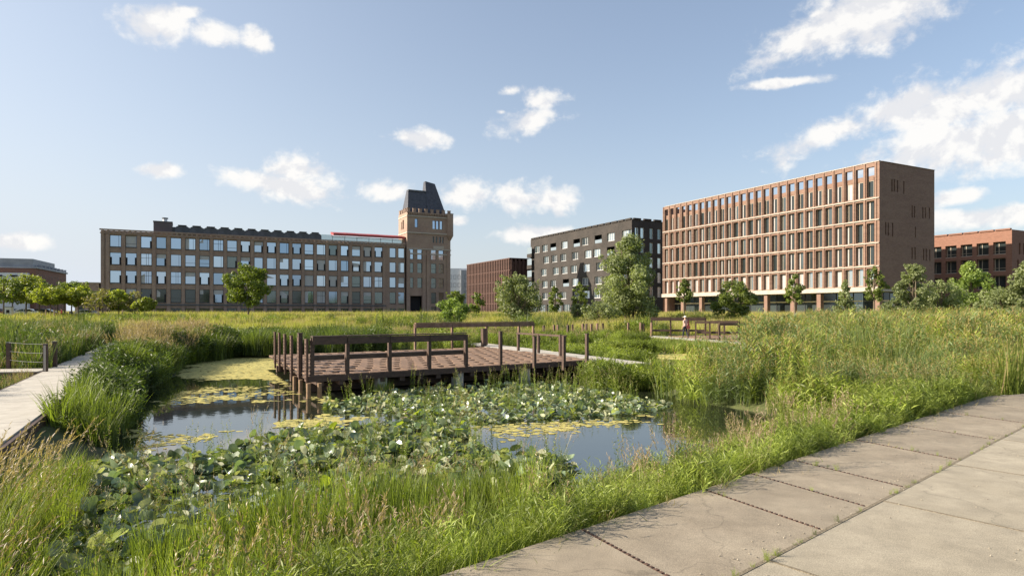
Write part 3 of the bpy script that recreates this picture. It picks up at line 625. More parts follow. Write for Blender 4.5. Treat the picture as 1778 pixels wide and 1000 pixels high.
mb.quad((0,LN2,0), (18,LN2,0), (18,LN2,bz), (0,LN2,bz)); mb.quad((18,0,0), (18,LN2,0), (18,LN2,bz), (18,0,bz)); mb.quad((0,0,bz), (18,0,bz), (18,LN2,bz), (0,LN2,bz)); mb.quad((1.9,.1,0), (1.9,LN2,0), (1.9,LN2,bz), (1.9,.1,bz)); mb.quad((.1,1.2,0), (18,1.2,0), (18,1.2,bz), (.1,1.2,bz))
mb.obj('wall', M['dbrick'], apt)
pm_ = MB().box(-.25, .35, -1.25, 1.25, 0, .45).mesh('parapet', M['dbrick'])
for i in range(18): link('parapet', pm_, apt, (0, 1.5+i*3.15, bz))
for i in range(5): link('parapet', pm_, apt, (1.8+i*3.6, 0, bz), math.pi/2)
for c, w, z, i, j in spec:
    loggia = (i, j) in ((2, 0), (4, 0), (6, 0), (8, 2), (5, 3), (1, 1)) and i > 1 or (i, j) in ((1, 1), (6, 0))
    if loggia:
        link('loggia', MB().box(1.5, 1.55, -w/2, w/2, 0, H2).mesh('loggia', M['g_dark']), apt, (0, c, z)); MB().box(.1, .14, -w/2, w/2, 0, 1.0).obj('balustrade', M['g_pale'], apt, (0, c, z)); continue
    big = i < 2 and j < 2
    window(apt, .3, c, z, w, H2, 'fwhite', 'g_pale' if big or random.random() < .35 else 'g_mid' if random.random() < .5 else 'g_dark', rz=-math.pi/2, bars=(0, w*.27) if not big else (-w/4, 0, w/4), t=.13)
for a in gops: window(apt, .35, (a[0]+a[1])/2, a[2], a[1]-a[0], a[3]-a[2], 'fwhite', 'g_mid', rz=-math.pi/2, bars=(-.7, .7))
for x, z in sspec: window(apt, x, .25, z, 1.3, 2.9, 'fwhite', 'g_mid' if random.random() < .6 else 'g_pale')
for j, z in enumerate(fl):                                   # open corner balconies at the far end
    MB().box(-1.0, 1.6, LN2-2.4, LN2+.9, z-1.35, z-.05).obj('balcony', M['dbrick'], apt); MB().box(-.9, -.86, LN2-2.3, LN2+.8, z, z+2.2).obj('winter_glass', M['g_pale'], apt)

# ---------------------------------------------------------------- ribbed brown block, pale block, far right and far left buildings
QX, QY = at(885, 230), 230.0; qz = zat(449, 230)
rib = empty('ribbed_building', (QX, QY, 0), GRID, label='dark red-brown block with close vertical ribs, between the tower and the dark apartment block', cat='building')
mb = MB(); mb.box(.5, 26, .5, 39, 0, qz-.6); mb.obj('wall', M['cort'], rib)
fin = MB().box(-.02, .49, -.34, .34, .5, qz).mesh('rib', M['cort']); gp = MB().box(.40, .497, -.36, .36, 1.2, qz-1.2).mesh('recess_glass', M['g_dark'])
for i in range(27): link('rib', fin, rib, (0, .8+i*1.45, 0)); link('recess_glass', gp, rib, (0, .8+i*1.45+.72, 0))
for i in range(16): link('rib', fin, rib, (.9+i*1.6, 0, 0), math.pi/2)
for z in (4.5, 8.5, 12.5, 16.5): MB().box(.1, .39, 0, 39, z, z+.35).obj('floor_band', M['cort'], rib)
MB().box(-.05, 26, -.05, 39, qz, qz+.3).obj('roof_edge', M['cort'], rib)
PX_ = at(783, 300)
pal = empty('pale_building', (PX_, 300, 0), .1, label='pale grey and white block in the gap right of the brick tower, far away', cat='building')
h_ = zat(466, 300); MB().box(-6, 11.5, 0, 20, 0, h_).obj('wall', M['white'], pal); MB().box(4.7, 20, -1.0, 19, 0, h_-.8).obj('grey_wing', M['grey'], pal)
for j in range(5):
    for i in range(3): window(pal, -.2+i*2.0, -.05, 2+j*3.7, 1.2, 1.9, 'fdark', 'g_mid')
    for i in range(4): window(pal, 7+i*2.6, -1.05, 2+j*3.7, 1.4, 1.9, 'fdark', 'g_dark')
VX, VY = at(1757, 125), 125.0; vz = zat(398.5, 125)
red_ = empty('brick_building', (VX, VY, 0), GRID, label='lower orange-red brick building with wide cream-framed windows at the right edge behind trees', cat='building')
LN3 = 26; ops = []; sp3 = []
zr3 = [zat(441, 126), zat(470.5, 126), zat(502, 126), 1.0]; hh = [2.5, 2.6, 2.7, 3.2]
for i in range(9):
    c = 2.15+i*3.0
    if c+1.2 > LN3: break
    for j in range(4): ops.append((c-1.1, c+1.1, zr3[j], zr3[j]+hh[j])); sp3.append((c, zr3[j], hh[j]))
mb = MB(); facade(mb, 0, LN3, 0, vz, ops, LF(0), .8); so = [(2.6+.0, 3.2, zr3[0], zr3[0]+2.2), (4.2, 4.8, zr3[0], zr3[0]+2.2), (2.0, 2.6, zr3[1], zr3[1]+2.2), (5.0, 5.6, zr3[1], zr3[1]+2.2)]
facade(mb, 0, 20, 0, vz, so, FR(0), .4); mb.quad((0,0,vz), (20,0,vz), (20,LN3,vz), (0,LN3,vz)); mb.quad((1.6,.1,0), (1.6,LN3,0), (1.6,LN3,vz), (1.6,.1,vz)); mb.quad((0,.6,0), (20,.6,0), (20,.6,vz-.1), (0,.6,vz-.1)); mb.quad((0,LN3,0), (20,LN3,0), (20,LN3,vz), (0,LN3,vz)); mb.obj('wall', M['obrick'], red_)
for c, z, h in sp3:
    o = window(red_, .62, c, z, 2.2, h, 'fbeige', 'g_dark', rz=-math.pi/2, bars=(-.35,), t=.14); link('sill', _cache.setdefault('sill3', MB().box(-1.1, 1.1, -.55, -.02, -.05, .12).mesh('sill', M['stone'])), o); 
    if random.random() < .5: link('rail', _cache.setdefault('rail3', MB().box(-1.1, 1.1, -.5, -.45, .55, .62).mesh('rail', M['fbeige'])), o)
for a in so: window(red_, (a[0]+a[1])/2, .3, a[2], .6, 2.2, 'fdark', 'g_dark')
for i in range(9): MB().box(-.2, .4, -1.3, 1.3, 0, .3).obj('parapet', M['obrick'], red_, (0, 1.5+i*2.9, vz))
# far left
LX, LY = at(62, 200), 200.0; dl = Vector((450-CX, F, 0)).normalized(); lz = zat(466, 200)
fl_ = empty('hall_building', (LX, LY, 0), math.atan2(dl.y, dl.x)-math.pi/2, label='far red brick hall with grey flat roof storey and white slatted wing', cat='building')
# local +y runs along the receding face, -x towards the left wing
Lh = 34
mb = MB(); mb.box(-14, 0, .3, Lh, 0, lz); mb.obj('wall', M['obrick'], fl_)
MB().box(-.1, .02, 0, Lh, lz-5.6, lz-5.2).obj('stone_band', M['stone'], fl_); MB().box(-14, .5, 0, Lh, lz, lz+.5).obj('roof_edge', M['grey'], fl_)
MB().box(-16, -1, 1, 24, lz+.5, lz+3.0).obj('roof_storey', M['grey'], fl_)
for i in range(8): MB().box(-.6, .6, -.3, .3, 0, .8).obj('roof_upstand', M['grey'], fl_, (0, 4+i*3.9, lz+.5))
for i in range(9):
    for z in (2, lz-8.5, lz-4.2): window(fl_, .03, 2.4+i*3.6, z, 1.2, 2.4, 'fdark', 'g_dark', rz=math.pi/2)
mb = MB(); mb.box(-34, -14.2, -2, 14, 0, lz-1.2); mb.box(-14.2, -1.5, -2, .2, 0, lz-1.6); mb.obj('white_wing', M['white'], fl_)
for j in range(5):
    for i in range(8): MB().box(0, 1.6, -2.3, -2.003, 0, .5).obj('slot_window', M['dark'], fl_, (-33+i*3.9+(j % 2)*1.8, 0, lz-2.8-j*1.7))
# ---------------------------------------------------------------- brown timber deck over the pond
deck = empty('timber_deck', DA, DANG, label='large red-brown timber deck on piles over the pond', cat='deck')
DLv = Vector((-.46, .888, 0)); ca, sa = math.cos(-DANG), math.sin(-DANG); dv = Vector((DLv.x*ca-DLv.y*sa, DLv.x*sa+DLv.y*ca, 0))   # depth direction in deck space
DEPTH = 10.2; NS = 42; sw = DL/NS
def dk(x, y): return (x+dv.x*y, dv.y*y)
bl, gap = 1.45, .34; per = bl+gap
def strip_prism(x0, x1, y0, y1, z0, z1): return [dk(x0, y0), dk(x1, y0), dk(x1, y1), dk(x0, y1)]
bmesh_ = {}
for i in range(NS):
    off_ = (per/2 if i % 2 else 0)+.45*math.sin(i*.9)*.3; y = -off_
    while y < DEPTH:
        a, b = max(0, y), min(DEPTH, y+bl)
        if b-a > .25:
            k = round(b-a, 1)
            if k not in bmesh_: bmesh_[k] = MB().prism(strip_prism(.006, sw-.006, 0, b-a, 0, 0), -.05, 0).mesh('board', M['board'])
            p = dk(i*sw, a); link('board', bmesh_[k], deck, (p[0], p[1], random.uniform(-.003, .003)))
        y += per
mb = MB(); mb.prism(strip_prism(0, DL, .02, DEPTH, 0, 0), -.10, -.052); mb.obj('sub_deck', M['boardlow'], deck)
fb = MB(); fb.box(-.05, DL+.05, -.06, -.004, -.20, -.012); fb.obj('edge_beam', M['timber'], deck)
jm2 = MB().prism(strip_prism(-.09, .09, .0, DEPTH-.2, 0, 0), -.34, -.102).mesh('joist', M['timber'])
for i in range(17): link('joist', jm2, deck, (.35+i*(DL-.7)/16, 0, 0))
for y in (.9, 4.4, 8.3): MB().prism(strip_prism(.1, DL-.1, y, y+.3, 0, 0), -.62, -.345).obj('beam', M['timber'], deck)
pier = MB().box(-.16, .16, -.16, .16, -1.2, -.20).mesh('pier', M['conc']); pilem = MB().tube([(0,0,-1.3), (0,0,-.2)], [.075,.07], 8).mesh('pile', M['pile'])
for px in (669, 800, 915): s = s_of(px, DA.x, DA.y+.4, DU.x, DU.y); link('pier', pier, deck, (s, .18, 0))
for x, y in ((2.2, 4.4), (5.5, 4.6), (9.4, 4.4), (1.2, 8.4), (5.1, 8.4), (9.2, 8.4), (4.1, 1.2), (7.4, 1.2), (10.6, 1.0)): p = dk(x, y); link('pile', pilem, deck, (p[0], p[1], 0))
for px, dy in ((557.5, -.42), (545, -.30), (529.5, .9), (515, 2.1)):
    p = dk(.0, max(0, dy)); x = -.12+(.30 if px > 550 else 0); link('pile', pilem, deck, (x+p[0], p[1]+(dy if dy < 0 else 0), .0))
# bench rail along the near edge: five posts, broad top plank and low seat plank
def bench_rail(p0, ang, xs_, h, label, top=(.20, .05), seat=.62, seatw=.32, seatside=1, group='dark timber rails with a low plank', m='timber', single=False):
    r = empty('bench_rail', (p0[0], p0[1], 0), ang, label=label, cat='railing', group=group)
    for x in xs_: link('post', _cache.setdefault(('rp', h, m), MB().box(-.055, .055, -.06, .06, -.18, h-.02).mesh('post', M[m])), r, (x, 0, 0)).rotation_euler = (random.uniform(-.012, .012), random.uniform(-.014, .014), random.uniform(-.05, .05))
    for a, b in zip(xs_[:-1], xs_[1:]):
        a0, b0_ = a-.02, b-.04
        MB().box(a0, b0_, -.12, -.065, h-top[0]-.02, h+random.uniform(-.012, .012)).obj('top_plank', M[m], r)
        MB().box(a0, b0_, -.13, .10, h+.014, h+.05).obj('cap_plank', M[m], r)
        if seat: MB().box(a0+.1, b0_-.02, .07*seatside, (.07+seatw)*seatside, seat-.15, seat).obj('seat_plank', M[m], r) if seatside > 0 else MB().box(a0+.1, b0_-.02, -.07-seatw, -.07, seat-.15, seat).obj('seat_plank', M[m], r)
    return r
xsr = [s_of(px, DA.x, DA.y-.05, DU.x, DU.y) for px in (541, 602, 676, 745, 809)]
bench_rail((DA.x, DA.y), DANG, xsr, 1.17, 'near dark timber rail of five posts on the front edge of the brown deck', seat=.60)
def post_obj(px, pyb, pyt, label, group, w=.11, m='timber', zb=-.18):
    X, Y = w2(px, pyb); h = zat(pyt, Y)
    o = MB().box(-w/2, w/2, -w/2, w/2, zb, h).box(-w/2-.012, w/2+.012, -w/2-.012, w/2+.012, h, h+.025).obj('deck_post', M[m], None, (X, Y, 0), DANG, label=label, cat='post', group=group); return o
gp_ = 'single dark posts along the right half of the deck'
for px, b_, t_, lb in ((869,633,576,'dark post on the deck edge, first one right of the front rail'), (928,631,585,'dark post on the deck edge, second one right of the front rail'),
    (979,634,584,'dark post on the deck edge, third one right of the front rail'), (1019,626,580,'dark post at the right corner of the brown deck'),
    (900,609,578,'dark post at the back of the deck carrying the left end of a thin rail'), (935,613,581,'dark post at the back of the deck under the middle of a thin rail'), (973,618,582,'dark post at the back of the deck carrying the right end of a thin rail')):
    post_obj(px, b_, t_, lb, gp_)
A_, B_ = w2(899, 609), w2(986, 618); an = math.atan2(B_[1]-A_[1], B_[0]-A_[0]); ln = math.hypot(B_[0]-A_[0], B_[1]-A_[1])
MB().box(0, ln, -.10, -.06, .84, .92).obj('thin_rail', M['timber'], None, (A_[0], A_[1], 0), an, label='thin dark rail joining three posts at the back of the deck', cat='rail')
p0 = w2(721, 603); bench_rail(p0, DANG, [0, 2.3, 4.6, 6.9, 8.0], 1.30, 'long reddish-brown rail along the far edge of the deck beside the boardwalk', top=(.22, .05), seat=None, m='post')
post_obj(840, 601, 571, 'stout dark post at the right end of the far deck rail', gp_, w=.24)
# perforated steel plates hung along the left edge
PANEL = MB(); ho = [(-.02+.125*i, -.02+.125*i+.075, -.14+.118*j, -.14+.118*j+.062) for i in range(3) for j in range(10)]
facade(PANEL, -.06, .38, -.20, 1.10, ho, lambda a, z, d: (d, a, z), .012); facade(PANEL, -.06, .38, -.20, 1.10, ho, lambda a, z, d: (.012-d, a, z), 0)
PANEL.box(-.03, .04, -.12, -.06, -.36, 1.14); PANEL.box(-.02, .04, -.06, .38, 1.101, 1.12)
pmesh = PANEL.mesh('perforated_plate', M['corten'])
sr = empty('side_railing', DA, DANG, label='row of perforated rusty steel plates along the left edge of the brown deck', cat='railing')
vang = math.atan2(dv.y, dv.x)-math.pi/2
for px in (531, 518, 505, 493.5, 484, 476.5):
    s = s_of(px, DA.x-.1, DA.y, -.46, .888)*1.0; p = dk(-.08, s); link('perforated_plate', pmesh, sr, (p[0], p[1], 0), vang)
X_, Y_ = w2(521, 648)
post_obj(521, 644, 579, 'tall dark post standing above the perforated steel plates at the left edge of the deck', None, w=.13)
# ---------------------------------------------------------------- far platform with bench rails, posts in the reeds, side fence
pl = empty('far_platform', (15.4, 41.2, 0), math.atan2(.944, -.33)-math.pi/2, label='brown timber platform beside the far boardwalk where the person walks', cat='deck')
bmf = MB().box(0, .46, 0, 2.2, -.06, .02).mesh('board', M['board'])
for i in range(18):
    for j in range(4): link('board', bmf, pl, (.15+i*.48, j*2.32-(.9 if i % 2 else 0)+.6, random.uniform(0, .005)))
MB().box(.1, 8.8, -.35, 9.6, -.3, -.065).obj('sub_deck', M['boardlow'], pl)
fd = math.atan2(.944, -.33)
bench_rail(w2(1208, 589), -.28, [0, .95, 1.9, 2.85], 1.28, 'short dark rail with seat right behind the walking person', top=(.14, .05), seat=.55)
bench_rail(w2(1131, 583), -.12, [0, 1.5, 2.9, 4.2], 1.45, 'long dark rail left of the walking person on the far platform', top=(.22, .05), seat=.5, seatw=.5)
bench_rail(w2(1249, 592), .03, [0, 1.3, 2.6, 4.0], 1.15, 'dark rail right of the walking person, running into the reeds', top=(.10, .05), seat=None)
bench_rail(w2(1545, 579), .0, [0, 1.2, 2.4], 1.12, 'low brown rail standing in the reeds, in front of the office block end wall', top=(.12, .05), seat=None, m='post')
gq = 'thin wooden posts standing in the reeds behind the deck'
for i, (px, t_, b_) in enumerate(((848,566,578),(861,567,578),(878,566,578),(891,566,579),(905,566,578),(917,565,579),(944,565,584),(962,564,584),(968,564,582),(986,564,585),(994,563,584),(1012,562,585),(1018,562,583),(1027,562,584),(1037,561,583),(1047,561,581),(1091,560,581),(1112,560,582),(1117,562,582),(1131,560,583))):
    X, Y = w2(px, b_+1); Y = min(Y, 54); X = at(px, Y); h = zat(t_, Y); q = link('wooden_post', MB().box(-.07, .07, -.07, .07, -.7, h).mesh('wooden_post', M['post'] if i % 3 else M['timber']), None, (X, Y, 0), random.random(), label='thin weathered wooden post standing in a row among reeds behind the brown deck', cat='post', group=gq)
gs = 'dark steel posts of the side boardwalk'
for px, b_, t_, lb in ((15, 640, 596, 'dark steel post farthest left, on the side boardwalk'), (79, 645, 597, 'dark steel post with a pale front face beside the left boardwalk'), (95.5, 637, 594, 'dark steel post right of the pale faced one at the left boardwalk')):
    X, Y = w2(px, b_); h = zat(t_, Y); r = empty('fence_post', (X, Y, 0), .2, label=lb, cat='post', group=gs)
    MB().box(-.06, .06, -.05, .05, -.3, h).obj('stem', M['timber'], r); 
    for z in (.3, .6, .9): MB().tube([(-.075,0,z), (.075,0,z)], [.018,.018], 6).obj('cable_clamp', M['steel'], r)
    if px == 79: MB().box(-.035, .035, -.058, -.052, .02, h-.04).obj('face_plate', M['stone'], r)
xa_, ya_ = w2(15, 640); xb_, yb_ = w2(79, 645)
for z, w_ in ((.3, 'lowest'), (.6, 'middle'), (.9, 'topmost')): MB().tube([(xa_, ya_, z), ((xa_+xb_)/2, (ya_+yb_)/2, z-.02), (xb_, yb_, z)], [.008]*3, 5).obj('cable', M['steel'], None, label=w_+' of three steel cables strung between dark posts on the side boardwalk', cat='cable')

# ---------------------------------------------------------------- people
SKIN = mat('skin', (.48,.29,.20), rough=.6); HAIRW = mat('pale cap cloth', (.62,.58,.50), rough=.9); HAIRD = mat('dark hair', (.03,.02,.015), rough=.7)
C_PINK = mat('pale pink shirt', (.55,.33,.28), (.62,.40,.34), scale=6, rough=.9); C_NAVY = mat('navy trousers', (.015,.018,.035), rough=.9); C_RED = mat('red jacket', (.28,.015,.025), (.34,.02,.03), scale=5, rough=.85); C_BAG = mat('coral bag', (.52,.14,.11), rough=.8); C_SHOE = mat('shoe', (.05,.04,.04), rough=.7)
def person(loc, rz, h, top, trousers, label, stride=.25, arm=0, hat=None, hair=HAIRD, bag=None, cut=.53):
    s = h/1.75; v = []; e = []; r = []
    def add(p, rad, par=None):
        v.append((p[0]*s, p[1]*s, p[2]*s)); r.append(rad*s); i = len(v)-1
        if par is not None: e.append((par, i))
        return i
    pel = add((0,0,.98), .15); wst = add((0,.01,1.12), .125, pel); ch = add((0,0,1.32), .155, wst); nk0 = add((0,-.01,1.46), .085, ch); nk = add((0,-.02,1.53), .055, nk0); hd = add((0,-.035,1.62), .085, nk); add((0,-.03,1.70), .085, hd)
    for sg in (-1, 1):
        hp = add((sg*.09,0,.92), .105, pel); kn = add((sg*.10,-stride*sg*.45-.03,.50), .062, hp); an = add((sg*.10,-stride*sg+(.06 if sg < 0 else 0),.09), .042, kn); add((sg*.11,-stride*sg-.15+(.06 if sg < 0 else 0),.04), .036, an)
        sh = add((sg*.185,0,1.40), .062, ch); el = add((sg*.24,stride*sg*.35+.03,1.13), .045, sh); wr = add((sg*.24,stride*sg*.6-.10-arm,.91+arm*.6), .032, el); pa = add((sg*.24,stride*sg*.65-.15-arm,.84+arm*.6), .034, wr)
        for q in range(4): add((sg*(.225+.018*q), stride*sg*.66-.18-arm-.005*q, .77+arm*.6+.006*abs(q-1)), .0085, pa)
        add((sg*.205, stride*sg*.65-.20-arm, .83+arm*.6), .009, pa)
    me = bpy.data.meshes.new('body'); me.from_pydata(v, e, []); o = bpy.data.objects.new('body', me); COL.objects.link(o)
    sk = o.modifiers.new('s', 'SKIN'); lay = me.skin_vertices[0].data if me.skin_vertices else None
    if lay is None:
        bpy.context.view_layer.objects.active = o; bpy.ops.object.modifier_remove(modifier='s'); 
        sk = o.modifiers.new('s', 'SKIN'); lay = me.skin_vertices[0].data
    for i, q in enumerate(lay): q.radius = (r[i], r[i]*.85)
    lay[0].use_root = True
    sb = o.modifiers.new('u', 'SUBSURF'); sb.levels = 1; sb.render_levels = 1
    dg = bpy.context.evaluated_depsgraph_get(); m2 = bpy.data.meshes.new_from_object(o.evaluated_get(dg)); bpy.data.objects.remove(o)
    m2.materials.clear()
    for m_ in (SKIN, top, trousers, C_SHOE): m2.materials.append(m_)
    for p in m2.polygons:
        c = p.center/s; p.use_smooth = True
        p.material_index = 3 if c.z < .085 else 2 if c.z < .98 and abs(c.x) < .21 else 0 if (c.z > 1.49 or (abs(c.x) > .19 and c.z < .93+arm*.6)) else 1
    root = empty('person', loc, rz, label=label, cat='person'); link('body', m2, root)
    hp_ = MB(); K = 8
    for j in range(4):
        t0, t1 = j/4*math.pi*.5, (j+1)/4*math.pi*.5
        for i in range(K):
            a, b = 2*math.pi*i/K, 2*math.pi*(i+1)/K; f = lambda t, a: (.105*s*math.cos(t)*math.cos(a), -.025*s+.118*s*math.cos(t)*math.sin(a), s*(1.655+.125*math.sin(t))); hp_.quad(f(t0,a), f(t0,b), f(t1,b), f(t1,a))
    if hat: hp_.box(-.09*s, .09*s, -.24*s, -.10*s, 1.655*s, 1.675*s)
    hp_.obj('cap' if hat else 'hair', hat or hair, root)
    fc = MB(); fc.box(-.014*s,.014*s,-.155*s,-.12*s,1.595*s,1.635*s); fc.obj('nose', SKIN, root)
    if bag: b_ = MB(); b_.prism([(-.15,-.08),(.17,-.09),(.2,.1),(-.13,.1)], .78*s, 1.02*s, inset=.03); b_.box(-.02,.01,-.10,.10,1.02*s,1.4*s); b_.obj('shoulder_bag', bag, root, (-.24*s, .02, 0))
    return root
X, Y = w2(1190, 588.5); person((X, Y, .01), math.radians(205), 1.62, C_PINK, C_NAVY, 'person in pink shirt and navy trousers with coral bag, walking on the far boardwalk', stride=.17, hat=HAIRW, bag=C_BAG)
D = 100; X = at(107, D); gz = float(ground_z(X, D)); person((X, D, gz), math.radians(-60), 1.75, C_RED, C_NAVY, 'person in a dark red jacket pushing a pram beside the young trees', stride=.2, arm=.18)
D = 62; X = at(1508, D); gz = float(ground_z(X, D)); person((X, D, gz), math.radians(20), 1.72, C_RED, C_NAVY, 'person in a red top half hidden behind the reeds before the office block', stride=.1)
# pram
D = 100; X = at(123, D); pr = empty('pram', (X, D-.2, float(ground_z(X, D))), math.radians(-10), label='dark pram pushed by the person in the red jacket', cat='pram')
MB().prism([(-.4,-.25),(.4,-.25),(.45,.25),(-.4,.25)], .5, .85, inset=.05).obj('carrycot', C_NAVY, pr); h_mb = MB()
for i in range(6): a0, a1 = i/6*1.6, (i+1)/6*1.6; f = lambda a, y: (.05+.38*math.sin(a), y, .85+.42*math.cos(a)); h_mb.quad(f(a0,-.25), f(a1,-.25), f(a1,.25), f(a0,.25)); h_mb.quad((.05,-.25,.85), f(a0,-.25), f(a1,-.25)); h_mb.quad((.05,.25,.85), f(a0,.25), f(a1,.25))
h_mb.obj('hood', C_NAVY, pr); hd_ = MB().tube([(-.35,0,.5),(-.75,0,1.05)], [.02,.02]); hd_.tube([(-.75,-.22,1.05),(-.75,.22,1.05)], [.02,.02]); hd_.tube([(-.35,-.2,.18),(.3,0,.55)], [.015,.015]); hd_.tube([(.38,.2,.18),(-.3,0,.55)], [.015,.015]); hd_.obj('handle', M['steel'], pr)
whl = MB().tube([(0,-.025,0),(0,.025,0)], [.17,.17], 14).mesh('wheel', M['rubber'])
for x in (-.35, .38):
    for y in (-.24, .24): link('wheel', whl, pr, (x, y, .17))
# ---------------------------------------------------------------- parked cars
def car_proto(paint, name):
    r = empty(name)
    L_, Wd = 4.2, 1.75; prof = [(-2.1,.32),(-2.12,.70),(-2.02,.92),(-1.55,1.02),(-1.0,1.42),(-.2,1.50),(.75,1.46),(1.55,1.05),(2.0,.92),(2.1,.62),(2.08,.30)]
    def side(y, sc): return [(x, y*(1 if z < 1.03 else .86), z) for x, z in prof]
    mb = MB(); A, B = side(-Wd/2, 1), side(Wd/2, 1); mb.quad(*A); mb.quad(*B[::-1]); n = len(prof)
    for i in range(n): j = (i+1) % n; mb.quad(A[i], B[i], B[j], A[j])
    mb.obj('body', paint, r)
    for sg in (-1, 1):
        gmb = MB(); gmb.quad((-1.35,sg*Wd/2*.955,1.06), (-.95,sg*Wd/2*.885,1.36), (-.1,sg*Wd/2*.885,1.43), (-.1,sg*Wd/2*.965,1.06)); gmb.quad((.0,sg*Wd/2*.965,1.06), (.0,sg*Wd/2*.885,1.43), (.72,sg*Wd/2*.885,1.40), (1.3,sg*Wd/2*.965,1.07)); gmb.obj('side_window', M['g_dark'], r)
        for x in (-1.3, 1.3):
            w_ = MB().tube([(0,-.1,0),(0,.1,0)], [.33,.33], 16).obj('wheel', M['rubber'], r, (x, sg*.80, .33)); MB().tube([(0,-.105,0),(0,.105,0)], [.2,.2], 12).obj('rim', M['steel'], w_)
        MB().box(-2.13,-2.05,sg*.62-.16,sg*.62+.16,.68,.82).obj('headlight', M['white'], r); MB().box(2.03,2.12,sg*.66-.13,sg*.66+.13,.72,.88).obj('tail_light', M['red'], r)
    gmb = MB(); gmb.quad((-1.5,-.72,1.06), (-1.5,.72,1.06), (-1.03,.66,1.41), (-1.03,-.66,1.41)); gmb.quad((1.52,-.7,1.09), (1.52,.7,1.09), (.8,.66,1.44), (.8,-.66,1.44)); gmb.obj('windscreen', M['g_dark'], r, (0, 0, .012)); return r
gc = 'cars parked behind the young trees'
for px, D, rz, paint, lb in ((45, 108, .35, M['white'], 'white hatchback parked behind the young trees at the far left'), (75, 110, .3, mat('black car paint', (.012,.013,.016), rough=.3), 'black car parked right of the white hatchback'),
    (6, 109, .3, mat('dark red car paint', (.14,.015,.02), rough=.3), 'dark red car cut off by the photo edge'), (26, 112, .35, mat('dark blue car paint', (.02,.03,.06), rough=.3), 'dark blue car left of the white hatchback'), (150, 112, .3, mat('silver car paint', (.42,.43,.45), rough=.3), 'silver car in front of the low brick annex')):
    X = at(px, D); c = car_proto(paint, 'parked_car'); c.location = (X, D, .84 if px < 100 else float(ground_z(X, D))); c.rotation_euler.z = rz; tag(c, lb, 'car', gc)
D = 96; X = at(16, D); kz = float(ground_z(X, D)); k_ = empty('notice_pillar', (X, D, kz), .1, label='small white pillar with a dark screen standing before the parked cars', cat='sign')
MB().prism([(-.45,-.3),(.45,-.3),(.45,.3),(-.45,.3)], 0, 2.0, inset=.04).obj('cabinet', M['white'], k_); MB().box(-.22,.22,-.325,-.303,1.1,1.6).obj('screen', M['dark'], k_); MB().box(-.5,.5,-.36,.36,2.0,2.08).obj('cap', M['grey'], k_)
mb = MB().box(-3.2, 3.2, -.2, .2, .0, .42); mb.obj('low_wall', M['stone'], None, (at(75, 97), 97, float(ground_z(at(75, 97), 97))), .1, label='low pale stone wall at the foot of the young trees', cat='wall')

# ---------------------------------------------------------------- trees and shrubs
LM = {'round': leafmat('round tree leaves', (0.062,0.100,0.015), (0.188,0.225,0.031), scale=.9, rnd=.12), 'young': leafmat('young tree leaves', (0.138,0.175,0.025), (0.338,0.362,0.056), scale=.8, rnd=.2),
      'willow': leafmat('grey green willow leaves', (0.106,0.131,0.056), (0.275,0.312,0.138), scale=.6, rnd=.1), 'dark': leafmat('mid green leaves', (0.069,0.106,0.020), (0.200,0.237,0.050), scale=.8, rnd=.15),
      'bush': leafmat('fresh bush leaves', (0.088,0.144,0.027), (0.250,0.312,0.075), scale=.8, rnd=.1), 'dry': leafmat('sparse olive leaves', (0.125,0.119,0.050), (0.250,0.225,0.100), scale=.8, rnd=.15)}
def leaf_cloud(blobs, n, ls, sd, aspect=.5, up=.25):
    r_ = np.random.default_rng(sd); B = np.array(blobs); w = B[:, 3]**2; k = r_.choice(len(B), n, p=w/w.sum())
    d = r_.normal(size=(n, 3)); d /= np.linalg.norm(d, axis=1)[:, None]; rad = B[k, 3]*(r_.uniform(.25, 1, n)**.5)*(1+.25*(r_.random(n) > .93))
    P = B[k, :3]+d*rad[:, None]*np.array([1, 1, .85]); nr = d+r_.normal(size=(n, 3))*.75+np.array([0, 0, up]); nr /= np.linalg.norm(nr, axis=1)[:, None]
    t = np.cross(nr, r_.normal(size=(n, 3))); t /= np.linalg.norm(t, axis=1)[:, None]; b = np.cross(nr, t); s = ls*r_.uniform(.6, 1.35, n)[:, None]
    V = np.stack([P-t*s, P+b*s*aspect, P+t*s, P-b*s*aspect], 1).reshape(-1, 3); return V, np.arange(4*n).reshape(n, 4)
